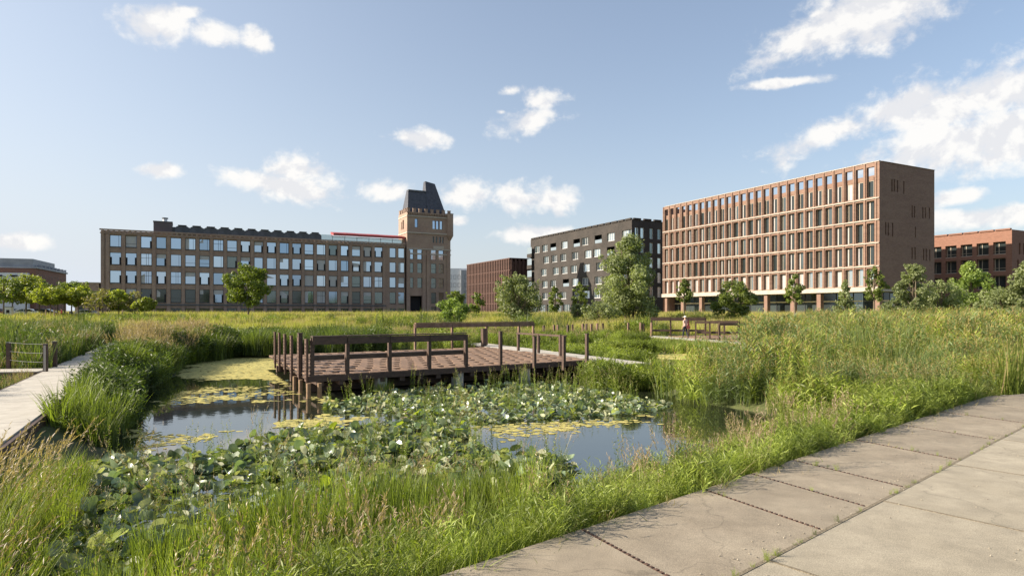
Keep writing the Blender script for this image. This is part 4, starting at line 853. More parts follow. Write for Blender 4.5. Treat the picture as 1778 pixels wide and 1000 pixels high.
def tree(name, label, px, pyt, pyb, pw, D, kind, n=2600, trunk=.25, ls=.16, group=None, shape='round', base=None, cat='tree', stems=1, blobn=16):
    X = at(px, D); gz = float(ground_z(X, D)) if base is None else base; zt = zat(pyt, D); zb = zat(pyb, D) if pyb else gz; R = pw/2/F*D; H = zt-gz; r_ = random.Random(int(px*13+D))
    zb = max(zb, gz+.05)
    root = empty(name, (X, D, gz), r_.uniform(0, 6), label=label, cat=cat, group=group)
    c0, c1 = zb-gz, zt-gz; ch = c1-c0; bl_ = []; ph = [r_.uniform(0, 6.28) for _ in range(4)]; NB_ = int(blobn*2.4)
    for i in range(NB_):
        t = (i+.5)/NB_
        if shape == 'round': wdt = math.sin(math.pi*min(.96, t*.86+.10))**.6
        elif shape == 'cone': wdt = max(.10, (1-t)**.75*(.55+.9*min(t*4, .5)))
        elif shape == 'column': wdt = (.62+.38*min(1, t*3))*(1-max(0, t-.45)/.55*.72)
        else: wdt = 1-t*.5
        a = r_.uniform(0, 6.283); env = 1+.20*math.sin(2*a+ph[0]+5*t)+.14*math.sin(3*a+ph[1]-9*t)+r_.uniform(-.08, .12)
        br = R*(.17+.19*r_.random())*(.65+.35*wdt); rr = max(0, R*1.08*wdt*env-br*.8)*r_.uniform(.35, 1.0)**.6
        bl_.append((math.cos(a)*rr, math.sin(a)*rr, c0+br*.5+(ch-br*1.3)*t+r_.uniform(-.03, .03)*ch, br))
        if r_.random() < .22: bl_.append((math.cos(a)*(rr+br*.9), math.sin(a)*(rr+br*.9), c0+br+(ch-br*1.6)*t+br*.7, br*.38))
    V, Q_ = leaf_cloud(bl_, n, ls, int(px)); me = npmesh('crown', V, Q_, [LM[kind]]); 
    mt = MB(); tr_ = max(.04, H*.016)
    for s_ in range(stems):
        ox = (s_-(stems-1)/2)*.25*R; mt.tube([(ox*.3,0,-.3), (ox*.5,.02,c0*.5+.1), (ox,.05,c0+ch*.35), (ox*1.1,.0,c0+ch*.8)], [tr_*1.2, tr_, tr_*.7, tr_*.25], 7)
    for b_ in bl_[::4]:
        z0 = c0+max(0, (b_[2]-c0))*.45; mt.tube([(0,0,z0), (b_[0]*.5,b_[1]*.5,(z0+b_[2])/2+.05*ch), b_[:3]], [tr_*.45, tr_*.28, tr_*.08], 5)
    mt.obj('trunk', M['bark'], root); link('crown', me, root); return root
gy = 'young staked trees at the car park'
T = [('young_tree','young tree with a broad yellow-green crown cut by the photo edge, behind the white pillar',6,478,524,54,92,'dark'), ('young_tree','bushy young tree behind the white hatchback, second from the photo edge',45,474,525,52,94,'young'), ('young_tree','low bright yellow-green young tree held between two pale stakes',88,497,528,43,88,'young'),
     ('young_tree','darker young tree standing over the person in the red jacket',112,492,527,39,96,'dark'), ('young_tree','slim young tree right of the pram',136,496,532,36,90,'young'), ('young_tree','sparse olive young tree in front of the low brick annex',178,500,540,36,88,'dry'), ('young_tree','small bright young tree before the first factory bays',206,501,538,32,90,'young'),
     ('young_tree','sparse bare looking sapling left of the smallest bright tree',234,505,542,26,90,'dry'), ('young_tree','smallest bright sapling before the factory wall',252,515,540,22,88,'young')]
for nm, lb, px, t_, b_, w_, D, kd in T: tree(nm, lb, px, t_, b_, w_*1.5, D, kd, n=3600 if kd != 'dry' else 700, ls=.17, group=gy)
for q_, (px, t_, w_) in enumerate(((22,486,50),(68,483,60),(100,500,50),(124,487,56),(155,503,40))): tree('young_tree', ('darker young tree behind the white pillar','darker young tree behind the parked cars','dark low young tree behind the person in the red jacket','dark young tree behind the pram','dark young tree just left of the annex')[q_], px, t_, 527, w_*1.1, 104, 'dark', n=3000, ls=.19, group=gy)
sm = MB().box(-.06,.06,-.06,.06,-.2,1.75)
for px in (79.5, 94): X = at(px, 87.5); q = sm.obj('tree_stake', M['stake'], None, (X, 87.5, float(ground_z(X, 87.5))), 0, label='pale wooden stake '+('left' if px < 80 else 'right')+' of the low bright young tree trunk', cat='stake', group='stakes holding the young trees')
for px in (171, 213): X = at(px, 87.0); sm.obj('tree_stake', M['stake'], None, (X, 87.0, float(ground_z(X, 87.0))), 0, label='pale wooden stake beside the '+('sparse olive young tree' if px < 200 else 'small bright young tree at the factory'), cat='stake', group='stakes holding the young trees')
tree('round_tree', 'round dense dark green tree standing alone before the factory facade', 431, 459, 533, 84, 92, 'round', n=10500, ls=.17, blobn=20)
tree('round_bush', 'fresh green rounded bush at the foot of the brick tower', 790, 515, 562, 58, 62, 'bush', n=4200, ls=.11, cat='bush')
gm = 'trees in front of the middle blocks'
tree('small_tree', 'dark green small tree behind the rounded bush at the tower', 791, 504, 541, 36, 98, 'dark', n=1800, ls=.18, group=gm)
tree('small_tree', 'small tree in front of the ribbed brown block', 828, 507, 543, 26, 105, 'dark', n=1200, ls=.18, group=gm)
tree('willow_shrub', 'wide grey-green willow covering the gap left of the dark apartment block', 900, 474, 556, 96, 74, 'willow', n=8500, ls=.14, stems=3, blobn=20, cat='tree')
tree('small_tree', 'narrow dark green tree before the apartment block, left one of two', 964, 496, 545, 28, 112, 'dark', n=1800, ls=.17, group=gm)
tree('small_tree', 'narrow dark green tree before the apartment block, right one of two', 1008, 490, 545, 30, 112, 'dark', n=1800, ls=.17, group=gm)
tree('tall_willow', 'tallest pale green tree in front of the dark apartment block', 1092, 405, 552, 116, 78, 'willow', n=24000, ls=.15, shape='column', stems=3, blobn=30)
tree('willow_shrub', 'low grey-green shrub at the left foot of the tallest tree', 1040, 522, 555, 66, 72, 'willow', n=3000, ls=.12, cat='shrub', stems=2)
tree('willow_shrub', 'small low shrub between the two narrow trees', 1003, 527, 553, 30, 74, 'willow', n=1200, ls=.12, cat='shrub')
go_ = 'trees in front of the office block'
tree('slim_tree', 'slim tree before the first bays of the office block', 1188, 484, 526, 32, 84, 'dark', n=1500, ls=.16, group=go_, shape='column')
tree('bushy_tree', 'round bushy green tree covering the office block ground floor', 1275, 486, 550, 78, 78, 'dark', n=6000, ls=.15, group=go_, stems=3)
tree('slim_tree', 'slim light tree with clear trunk before the middle of the office block', 1380, 474, 526, 38, 84, 'dark', n=1500, ls=.16, group=go_, shape='column')
tree('willow_shrub', 'feathery grey-green shrub left of the office block corner tree', 1467, 486, 550, 44, 76, 'willow', n=2600, ls=.13, group=go_, shape='cone', stems=2)
tree('slim_tree', 'slim tree at the near corner of the office block', 1518, 462, 522, 42, 80, 'dark', n=1500, ls=.16, group=go_, shape='column')
gr_ = 'willows and trees at the right edge'
tree('willow_shrub', 'pale willow with pointed top before the office block end wall', 1585, 457, 552, 68, 70, 'willow', n=6500, ls=.13, group=gr_, shape='column', stems=3)
tree('willow_shrub', 'broad willow between the pointed willow and the bright green tree', 1632, 484, 553, 84, 72, 'willow', n=5000, ls=.13, group=gr_, stems=2)
tree('bushy_tree', 'bright green tree in front of the orange-red building', 1686, 452, 548, 76, 78, 'bush', n=6000, ls=.15, group=gr_, shape='column')
tree('willow_shrub', 'low willow at the left foot of the pointed willow', 1552, 518, 552, 44, 66, 'willow', n=1800, ls=.12, group=gr_, cat='shrub')
tree('willow_shrub', 'willow below the right end of the orange-red building', 1738, 496, 554, 80, 68, 'willow', n=4000, ls=.13, group=gr_, stems=2)
tree('willow_shrub', 'tall willow cut off by the right edge of the photo', 1786, 448, 552, 66, 66, 'willow', n=6000, ls=.13, group=gr_, stems=3, shape='column')
# ---------------------------------------------------------------- plant prototypes
def blades(n, h, w, spread, lean, sd, seg=3, wind=(0, 0), hvar=.35, curve=1.0, tip=.1, mi=0):
    r_ = np.random.default_rng(sd); a = r_.uniform(0, 2*np.pi, n); rad = spread*np.sqrt(r_.random(n)); bx, by = rad*np.cos(a), rad*np.sin(a)
    H = h*r_.uniform(1-hvar, 1+hvar*.4, n); la = a+r_.normal(0, .8, n); l = lean*H*r_.uniform(.2, 1.3, n); dx, dy = np.cos(la)*l+wind[0]*H, np.sin(la)*l+wind[1]*H
    wa = r_.uniform(0, np.pi, n); wx, wy = np.cos(wa)*w/2, np.sin(wa)*w/2; V = []
    for s in range(seg+1):
        t = s/seg; k = (1-t)**.7*(1-tip)+tip*(1-t) if s < seg else .06; k = min(1, k*(1.15 if s else .8)); c = t**(1+curve)
        cx, cy, cz = bx+dx*c, by+dy*c, H*(t-.12*lean*t*t); V.append(np.stack([cx-wx*k, cy-wy*k, cz], 1)); V.append(np.stack([cx+wx*k, cy+wy*k, cz], 1))
    V = np.stack(V, 1); m_ = 2*(seg+1); base = np.arange(n)[:, None, None]*m_; q = np.array([[2*s, 2*s+1, 2*s+3, 2*s+2] for s in range(seg)])[None]
    return V.reshape(-1, 3), (base+q).reshape(-1, 4), np.full(n*seg, mi), (bx+dx, by+dy, H)
def quads_at(P, T, wdt, lng, sd, mi):
    """small lance leaves: base P, direction T"""
    r_ = np.random.default_rng(sd); n = len(P); T = T/np.linalg.norm(T, axis=1)[:, None]; s = np.cross(T, r_.normal(size=(n, 3))*.5+np.array([0, 0, 1.])); s /= np.linalg.norm(s, axis=1)[:, None]+1e-6
    l = (lng*r_.uniform(.6, 1.2, n))[:, None]; V = np.stack([P, P+T*l*.45+s*wdt, P+T*l-np.array([0, 0, .18])*l, P+T*l*.45-s*wdt], 1).reshape(-1, 3); return V, np.arange(4*n).reshape(n, 4), np.full(n, mi)
def join(name, parts, mats):
    Vs, Fs, Ms, o = [], [], [], 0
    for V, Fq, m_ in parts: Vs.append(V); Fs.append(Fq+o); Ms.append(m_); o += len(V)
    return npmesh(name, np.concatenate(Vs), np.concatenate(Fs), mats, np.concatenate(Ms))
def leafy(name, n, h, spread, ll, lw, sd, mats, per=9, lean=.12, wind=(0, 0), tipsize=0):
    """upright stems with alternate lance leaves; optional seed plume of material 1"""
    V, Fq, m_, (tx, ty, H) = blades(n, h, .008, spread, lean, sd, seg=2, wind=wind, hvar=.3); r_ = np.random.default_rng(sd+5); parts = [(V, Fq, m_)]; st = V.reshape(n, -1, 3); base = st[:, 0]; P, T = [], []
    for k in range(per):
        t = .15+.85*(k+.5)/per; c = t**2; p = np.stack([base[:, 0]+(tx-base[:, 0])*c, base[:, 1]+(ty-base[:, 1])*c, H*t], 1); az = r_.uniform(0, 6.28, n); P.append(p); T.append(np.stack([np.cos(az), np.sin(az), r_.uniform(.5, 1.4, n)], 1))
    V, Fq, m2 = quads_at(np.concatenate(P), np.concatenate(T), lw, ll, sd, 0); parts.append((V, Fq, m2))
    if tipsize:
        P, T = [], []
        for k in range(7): P.append(np.stack([tx, ty, H*(.86+.03*k)], 1)+r_.normal(0, .006, (n, 3))); T.append(r_.normal(size=(n, 3))*.35+np.array([wind[0]*2, wind[1]*2, 1.]))
        V, Fq, m2 = quads_at(np.concatenate(P), np.concatenate(T), tipsize*.07, tipsize*.7, sd+9, 1); parts.append((V, Fq, m2))
    return join(name, parts, mats)
def seedgrass(name, n, h, spread, sd, mats, wind=(0, 0), plume=.16, bw=.006, nb=20, bh=.6):
    """thin blades below, bare stalks with plumes above"""
    a = blades(nb, h*bh, bw*1.5, spread, .35, sd, seg=3, wind=(wind[0]*.6, wind[1]*.6)); V, Fq, m_, (tx, ty, H) = blades(n, h, .005, spread, .12, sd+1, seg=3, wind=wind, hvar=.25); r_ = np.random.default_rng(sd+2); P, T = [], []
    for k in range(12):
        t = .76+.02*k; c = t*t; b = V.reshape(n, -1, 3)[:, 0]; P.append(np.stack([b[:, 0]+(tx-b[:, 0])*c, b[:, 1]+(ty-b[:, 1])*c, H*t*(1-.015*t)], 1)); T.append(r_.normal(size=(n, 3))*.4+np.array([wind[0]*1.6, wind[1]*1.6, 1.]))
    q = quads_at(np.concatenate(P), np.concatenate(T), plume*.028, plume*.42, sd+3, 1); return join(name, [a[:3], (V, Fq, np.full(len(Fq), 2)), q], mats)
G = {'fresh': leafmat('fresh grass', (.155,.20,.033), (.30,.345,.075), scale=.5, rnd=.5), 'mid': leafmat('mid grass', (.088,.128,.02), (.19,.225,.045), scale=.5, rnd=.5), 'deep': leafmat('deep green reed', (.038,.064,.016), (.09,.125,.032), scale=.5, rnd=.3),
     'reed': leafmat('blue green reed', (.095,.14,.048), (.20,.25,.095), scale=.5, rnd=.3), 'straw': leafmat('straw', (.30,.24,.10), (.42,.35,.17), scale=.5, rnd=.25, trans=.25), 'plume': leafmat('brown pink plume', (.22,.155,.10), (.38,.29,.20), scale=.5, rnd=.3, trans=.3),
     'meadow': leafmat('yellow green meadow', (.26,.27,.05), (.42,.40,.10), scale=.5, rnd=.3), 'tan': leafmat('tan stalk', (.19,.18,.08), (.29,.26,.12), scale=.5, rnd=.2, trans=.2), 'rust': leafmat('rusty seed head', (.28,.20,.07), (.38,.28,.11), scale=.5, rnd=.25, trans=.2)}
PR = {}
PR['bank'] = [leafy('bank_%d' % i, 16, .62, .16, .17, .0075, 10+i, [G['fresh'] if i != 2 else G['mid']], per=10, lean=.25) for i in range(3)]+[join('bank_b', [blades(34, .55, .011, .16, .55, 31, seg=4)[:3]], [G['fresh']]), join('bank_c', [blades(34, .42, .009, .17, .7, 32, seg=4)[:3]], [G['mid']])]
PR['blade'] = [join('blade_%d' % i, [blades(26, .75, .014, .14, .22, 40+i, seg=4)[:3]], [G['fresh'] if i else G['mid']]) for i in range(3)]
PR['seed'] = [seedgrass('seed_%d' % i, 9, 1.05, .14, 50+i, [G['mid'], G['plume'], G['tan']], wind=(.34, .02), plume=.17) for i in range(3)]
PR['seedup'] = [seedgrass('seedup_%d' % i, 12, 1.0, .2, 60+i, [G['mid'] if i else G['fresh'], G['plume'], G['tan']], wind=(.10, 0), plume=.18, bw=.010) for i in range(3)]
PR['reed'] = [join('reed_%d' % i, [blades(16, 1.55, .026, .26, .16, 70+i, seg=4)[:3], blades(4, 1.35, .024, .26, .3, 170+i, seg=4, mi=1)[:3]], [G['reed'] if i % 2 else G['mid'], G['fresh'] if i else G['straw']]) for i in range(3)]+[leafy('reedleaf_%d' % i, 14, 1.5, .3, .34, .017, 80+i, [G['reed'] if i else G['fresh'], G['rust']], per=10, lean=.08, tipsize=.12) for i in range(3)]
PR['low'] = [leafy('low_%d' % i, 22, .75, .28, .22, .016, 90+i, [G['mid'] if i else G['fresh']], per=9, lean=.2) for i in range(3)]
PR['iris'] = [join('iris_%d' % i, [blades(22, .95, .034, .22, .28, 100+i, seg=4)[:3]], [(G['fresh'], G['mid'])[i]]) for i in range(2)]
PR['deepreed'] = [join('deepreed_%d' % i, [blades(26, 1.25, .026, .26, .25, 110+i, seg=4)[:3]], [(G['deep'], G['mid'])[i]]) for i in range(2)]+[leafy('deepleaf', 20, 1.0, .3, .22, .02, 115, [G['deep']], per=9)]
PR['meadow'] = [join('meadow_%d' % i, [blades(46, .62, .022, .55, .25, 120+i, seg=2)[:3], blades(16, .78, .028, .55, .2, 130+i, seg=2, mi=1)[:3]], [G['meadow'] if i else G['fresh'], (G['straw'], G['meadow'], G['plume'])[i]]) for i in range(3)]
PR['weed'] = [leafy('weed_%d' % i, 5, .95, .10, .08, .010, 140+i, [G['mid'], (G['plume'], G['straw'])[i]], per=14, lean=.1, tipsize=.07) for i in range(2)]
DECKP = [tuple((DA+DU*x+DLv*y).xy) for x, y in ((-.1, -.05), (DL+.1, -.05), (DL+.1, DEPTH), (-.1, DEPTH))]
def strip(p0, d, l, w): d = np.array(d)/np.hypot(*d); n = np.array([-d[1], d[0]]); p = np.array(p0); return [tuple(p-n*.12), tuple(p+d*l-n*.12), tuple(p+d*l+n*(w+.1)), tuple(p+n*(w+.1))]
WALKS = [strip((-7.7+.518*9.6, .03), (-.46, .888), 45.5, 1.62), strip((-27.5, 47.8), (.888, .46), 20, 1.7), strip((-32, 18.2), (.955, .17), 16.6, 1.2), strip((5.3, 24.6), (-.42, .907), 17, 1.5), strip((15.6, 39.1), (-.33, .944), 13.2, 1.7)]
PLAT = [tuple((Matrix.Rotation(math.atan2(.944, -.33)-math.pi/2, 3, 'Z') @ Vector(p)+Vector((15.4, 41.2, 0))).xy) for p in ((0,-.5,0), (8.9,-.5,0), (8.9,9.7,0), (0,9.7,0))]
def sample(poly, density, sd, keep=None, water=None, nopath=True):
    r_ = np.random.default_rng(sd); P = np.array(poly); x0, y0 = P.min(0); x1, y1 = P.max(0); n = int((x1-x0)*(y1-y0)*density); x, y = r_.uniform(x0, x1, n), r_.uniform(y0, y1, n); m_ = inside(poly, x, y)
    for w_ in WALKS+[DECKP, PLAT]: m_ &= ~inside(w_, x, y)
    if nopath: a, b = edge_ab(x, y); m_ &= ~((b < .03) & (np.dot(np.stack([x, y], -1)-END0, ENDN) > -.1))
    if water is not None:
        wt = inside(POND, x, y) | inside(POND2, x, y) | inside(POND3, x, y); m_ &= (wt if water else ~wt)
    if keep is not None: m_ &= r_.random(n) < keep(x, y)
    return x[m_], y[m_], r_
def plants(name, poly, density, protos, hs, label, cat, sd, keep=None, water=False, zfix=None, hv=.25, tilt=.12, sc=1.0, scf=None, pickf=None, parent=None):
    x, y, r_ = sample(poly, density, sd, keep, water); n = len(x); z = ground_z(x, y)-.02 if zfix is None else np.full(n, zfix); z = np.maximum(z, -.75)
    s = sc*r_.uniform(1-hv, 1+hv, n)*(.8+.4*vnoise(x, y, 1.7, sd)); S_ = np.stack([s, s, s*hs(x, y) if callable(hs) else s*hs], 1)
    if scf is not None: k = scf(x, y); S_ *= k[:, None]
    rot = np.stack([r_.normal(0, tilt, n), r_.normal(0, tilt, n), r_.uniform(-.5, .5, n) if pickf == 'wind' else r_.uniform(0, 6.28, n)], 1); pk = r_.integers(0, len(protos), n)
    pk = np.where(r_.random(n) < .6, (vnoise(x, y, 2.6, sd+1)*len(protos)).astype(int) % len(protos), pk)
    return scatter(name, np.stack([x, y, z], 1), rot, S_, pk, protos, parent, label=label, cat=cat, kind='stuff')
# bank along the path
A0 = EDGE0-EDIR*6; A1 = EDGE0+EDIR*15.2
bankp = [tuple(A0), tuple(A1), tuple(A1+ENRM*3.6), tuple(EDGE0+EDIR*6+ENRM*2.6), tuple(EDGE0+ENRM*2.1), tuple(A0+ENRM*2.6)]
fall = lambda x, y: np.clip(1.25-edge_ab(x, y)[1]/3.0, .3, 1)
plants('bank_grass', bankp, 62, PR['bank'], 1.0, 'bright fresh grass bank between the concrete slabs and the lily leaves', 'grass', 1, keep=fall, water=None, zfix=None, sc=.72, hv=.3, scf=lambda x, y: np.clip(.85+.3*edge_ab(x, y)[1], .5, 1.05)*np.where(edge_ab(x, y)[0] > 3, .92, 1.0))
plants('bank_weeds', bankp, 3.5, PR['weed']+PR['seedup'][:1], 1.0, 'thin flowering weeds rising above the grass bank', 'weeds', 2, water=None, sc=.78)
blp = [w2(*p, -.5) for p in ((240,1010),(300,905),(420,880),(600,870),(800,850),(900,840),(800,1010))]
plants('blade_grass', [(-3.9,3.2), (-3.3,6.4), (-2.3,7.6), (-.8,8.4), (.6,8.8), (.2,7.2), (-1.5,4.6), (-2.2,3.2)], 42, PR['blade'], 1.0, 'tall bright blade grass at the pond edge in front', 'grass', 3, water=None, sc=.85, tilt=.1, zfix=-.62)
plants('slab_edge_grass', [tuple(EDGE0-EDIR*6+ENRM*.02), tuple(A1+ENRM*.02), tuple(A1+ENRM*.28), tuple(A0+ENRM*.28)], 60, PR['bank'][3:], .7, 'short grass hanging over the slab edge', 'grass', 4, water=None, sc=.5, tilt=.5)
# lower left corner: tall seeding grass leaning to the right
plants('seeding_grass', [(-7.4,9.2), (-7.2,8.4), (-6.3,5.4), (-5.2,3.0), (-2.8,2.6), (-3.7,4.4), (-4.6,6.0), (-5.6,7.9), (-6.2,8.9)], 8, PR['seed'], 1.0, 'tall seeding grass with brown plumes leaning right in the lower left corner', 'grass', 5, water=None, sc=.85, pickf='wind', hv=.3, zfix=-.40)
plants('left_blades', [(-7.6,9.6), (-6.3,5.4), (-5.2,3.0), (-3.2,3.0), (-4.5,6.2), (-5.7,8.6), (-6.4,9.6)], 34, PR['blade'], 1.0, 'dense green blades under the leaning plumes in the lower left', 'grass', 6, water=None, sc=.62, tilt=.3, zfix=-.5)
# along the boardwalk
lb_ = [(-9.0,12.4), (-7.7,12.2), (-8.9,14.9), (-11.7,19.9), (-13.7,25.9), (-15.9,30.8), (-15.4,38), (-22.5,38.4), (-17.3,28.2), (-12.2,18.4)]
plants('boardwalk_bank', lb_, 26, PR['low'][1:]+PR['bank'][:3]+PR['deepreed'][1:]+PR['low'][1:], .85, 'green bank plants along the right side of the long boardwalk', 'plants', 7, water=None, sc=.95, scf=lambda x, y: np.clip(.72+(y-12)*.018, .7, 1.15))
plants('boardwalk_plumes', [(-15.5,25), (-14.6,27.5), (-16,31), (-17,37.5), (-19,41), (-23.5,41), (-22.6,38.4), (-17.5,28)], 8, PR['seedup'], 1.0, 'pinkish plumed grass on the mound beside the long boardwalk', 'grass', 8, water=False, sc=1.25)
plants('boardwalk_left_grass', [(-11.7,13.5), (-14,18.3), (-17.2,24.5), (-24.8,39.5), (-30,48), (-62,62), (-60,26), (-30,17.5), (-18,13.5)], 11, PR['seedup']+PR['deepreed'], 1.0, 'tall brownish meadow grass left of the long boardwalk', 'grass', 9, water=False, sc=1.2, scf=lambda x, y: np.where(y < 21.5, .5, .86))
# dark reeds behind the algae
plants('dark_reeds', [(-16.5,35.2), (-11,36.5), (-7.6,36.8), (-7.8,40), (-12,43), (-18,42.5), (-20,38)], 15, PR['deepreed'], 1.0, 'dark green reeds behind the yellow algae, left of the deck', 'reeds', 10, water=None, sc=1.05, zfix=-.5)
plants('back_plants', [(-9,37.2), (-4,36.2), (0,36.4), (4.4,42), (9.5,43), (9,52), (0,60), (-24,60), (-24,44), (-12,42)], 7, PR['low']+PR['seedup'][:1], 1.0, 'leafy green plants behind the brown deck', 'plants', 11, water=None, sc=.85, zfix=-.25, keep=lambda x, y: .5+.5*(vnoise(x, y, 4, 3) > .35))
plants('behind_walk_leaves', [(.5,33.5), (5.3,27.5), (7,30), (9.5,34), (8.6,42), (3,42), (-.5,37)], 12, PR['low'], 1.0, 'broad leafy plants between the two far boardwalks', 'plants', 12, water=None, sc=.85, zfix=-.6, keep=lambda x, y: ((x > 6.4+(34-y)*.15) & (y > 38.6)) | (x < 5.6-(y-27)*.42+2.4))
plants('iris_patch', [(7.6,42.5), (8.6,40.5), (13.6,36.6), (14.8,38), (12,44.5), (10.2,49.5), (8.4,49)], 16, PR['iris'], 1.0, 'bright green iris leaves below the far boardwalk', 'plants', 13, water=None, sc=.74, zfix=-.7)
plants('deck_corner_plants', [(2.6,22.6), (3.4,21.0), (5.6,21.6), (6.8,25), (5.9,27), (4.9,24.3), (3.9,25.4)], 26, PR['low']+PR['iris'][:1], 1.0, 'bright leafy plants at the right corner of the brown deck', 'plants', 14, water=None, sc=.88, zfix=-.68, scf=lambda x, y: np.where(x > 5.2, .85, 1.0))
plants('deck_reed_tuft', [(-4.6,20.2), (-3.9,20.2), (-3.9,20.9), (-4.6,20.9)], 30, PR['iris'], 1.0, 'dark reed tuft in the shade under the front edge of the deck', 'plants', 15, water=None, sc=.55, zfix=-.68)
# big reed bed at the right
rb = [(4.5,19.4), (5.5,17.6), (7.2,15.9), (9.0,14.6), (10.4,15.0), (12.4,15.9), (30,22.5), (52,40), (50,60), (30,60), (23.5,52), (24,42.5), (16,37.5), (13,33.5), (9.6,28.5), (6.4,24.2)]
plants('reed_bed', rb, 11, PR['reed'], 1.0, 'wide bed of tall green reeds covering the right half behind the slabs', 'reeds', 16, water=None, sc=.89, scf=lambda x, y: np.clip(.62+(y-16-.3*(x-5))*.085, .62, 1.12)*np.where((y > 36), 1.05, 1)*np.where((x/y < .375) & (y > 20.5), .40, 1)*np.where((x/y < .34) & (y < 20.5), .85, 1), keep=lambda x, y: np.where(y > 34, .62, 1.0))
fr = [(6.0,13.2), (5.0,11.6), (7.3,11.9), (10.9,15.0), (9.4,15.2), (8.2,16.0), (7.0,17.0), (6.7,15.0)]
plants('reed_front_grass', fr, 46, PR['bank']+PR['low'][:1]+PR['blade'][1:2], 1.0, 'mixed bright grass in front of the reed bed beside the slabs', 'grass', 17, water=None, sc=.9)
plants('reed_fringe', [(12.0,15.4), (11.6,16.3), (24,21.8), (40,30), (44,29), (26,21)], 14, PR['blade']+PR['reed'][:1], 1.0, 'green reed fringe at the far end of the slabs', 'reeds', 18, water=None, sc=1.15)
# meadow beyond
def md(x, y): return np.clip(46/np.maximum(y, 30), .15, 1)**1.1*(np.abs(x) < .9*y+6)
plants('meadow_grass', [(-75,44), (-24,44), (-14,52), (8,52), (14,54), (20,53), (30,58), (60,52), (80,60), (150,150), (-150,150)], 3.1, PR['meadow'], 1.0, 'yellow-green meadow in front of all the buildings', 'grass', 19, water=False, keep=md, sc=1.0, hv=.3, scf=lambda x, y: np.clip(.75+y*.006, 1, 1.3))

plants('meadow_herbs', [(-75,44), (-24,43), (-14,50), (8,50), (14,54), (20,53), (30,58), (60,52), (80,60), (90,95), (-90,95)], .9, PR['low']+PR['deepreed'][:1], 1.0, 'darker herb clumps scattered through the meadow', 'plants', 24, water=False, keep=lambda x, y: np.clip((vnoise(x, y, 7, 2)*.6+vnoise(x, y, 2.5, 4)*.5-.60)*9, 0, 1), sc=1.25)
plants('boardwalk_shrubs', [(-13,50), (4,55), (6,60), (-10,58)], 2.2, PR['low']+PR['deepreed'], 1.0, 'dark shrubby plants beyond the deck, before the meadow', 'plants', 25, water=False, keep=lambda x, y: np.clip((vnoise(x, y, 3, 8)-.35)*5, 0, 1), sc=1.35)
plants('bank_broadleaf', bankp, 5, PR['low'], .8, 'small broad leaved weeds mixed into the grass bank', 'weeds', 26, water=None, sc=.6, keep=lambda x, y: np.clip((vnoise(x, y, 1.1, 8)-.4)*4, 0, 1))
plants('bank_straw', bankp, 4.5, [join('dry', [blades(14, .6, .008, .2, .8, 333, seg=4)[:3]], [G['straw']])], .9, 'dry straw blades lying in the grass bank', 'grass', 27, water=None, sc=.75)
# ---------------------------------------------------------------- water lily leaves
LL = [leafmat('blue green lily leaf', (.095,.14,.07), (.22,.275,.17), scale=3, rnd=.4, trans=.2, rough=.34, spec=.7), leafmat('yellow green lily leaf', (.16,.21,.03), (.29,.33,.06), scale=3, rnd=.3, trans=.35, rough=.4), leafmat('pale lily leaf', (.25,.27,.16), (.36,.37,.24), scale=3, rnd=.25, trans=.25, rough=.55, spec=.3)]
def lily(sd, cup, mats_i, fold=0, petiole=.35):
    r_ = random.Random(sd); V = [(0,0,0)]; K = 14; rings = (.45, .8, 1.0)
    for ri, R_ in enumerate(rings):
        for j in range(K+1):
            a = .22+(2*math.pi-.44)*j/K; rr = R_*.17*(1+.05*math.sin(3*a+sd)+.03*r_.uniform(-1, 1)); x, y = rr*math.cos(a)*1.12, rr*math.sin(a); z = cup*(R_**2)*.07*(1+.5*math.sin(2*a+sd))+.012*math.sin(5*a+sd)*R_+fold*abs(y)*.9; V.append((x, y*(1-.35*fold), z))
    Fq = []
    for j in range(K): Fq.append((0, 1+j, 2+j))
    for ri in range(2):
        for j in range(K): o = 1+ri*(K+1)+j; Fq.append((o, o+K+1, o+K+2, o+1))
    n = len(V)
    for z in (0, -petiole):
        for j in range(3): V.append((.006*math.cos(j*2.1)+(0 if z == 0 else .03), .006*math.sin(j*2.1), z))
    for j in range(3): Fq.append((n+j, n+(j+1) % 3, n+3+(j+1) % 3, n+3+j))
    me = bpy.data.meshes.new('leaf'); me.from_pydata(V, [], Fq); me.materials.append(LL[mats_i]); me.polygons.foreach_set('use_smooth', [True]*len(Fq)); me.update(); return me
LP = [lily(1, .6, 0), lily(2, 1.2, 0), lily(3, -.5, 0), lily(4, .8, 2, fold=.5), lily(5, .3, 1), lily(6, 1.6, 0, fold=.9), lily(7, -.3, 1, fold=.3), lily(8, .5, 2, fold=.7)]
def wz(pts): return [w2(px, py, -.62) for px, py in pts]
leafA = wz([(95,835),(180,806),(330,790),(430,770),(500,756),(560,745),(640,738),(770,730),(800,738),(840,775),(950,800),(1010,815),(900,860),(700,900),(400,960),(330,1060),(90,1060)])
leafB = wz([(560,705),(620,690),(700,678),(860,668),(985,668),(1090,690),(1170,702),(1130,716),(1010,724),(860,732),(790,738),(740,724),(640,716),(580,714)])
lx, ly, r_ = sample(leafA, 92, 201, keep=lambda x, y: .25+.75*(vnoise(x, y, .9, 5) > .26), nopath=True); ok = edge_ab(lx, ly)[1] > .9; lx, ly = lx[ok], ly[ok]
bx, by, r2 = sample(leafB, 60, 202, keep=lambda x, y: .25+.75*(vnoise(x, y, 1.2, 6) > .28))
lx = np.concatenate([lx, bx]); ly = np.concatenate([ly, by]); o_ = np.argsort(ly); lx, ly = lx[o_], ly[o_]; n = len(lx); rr = np.random.default_rng(8)
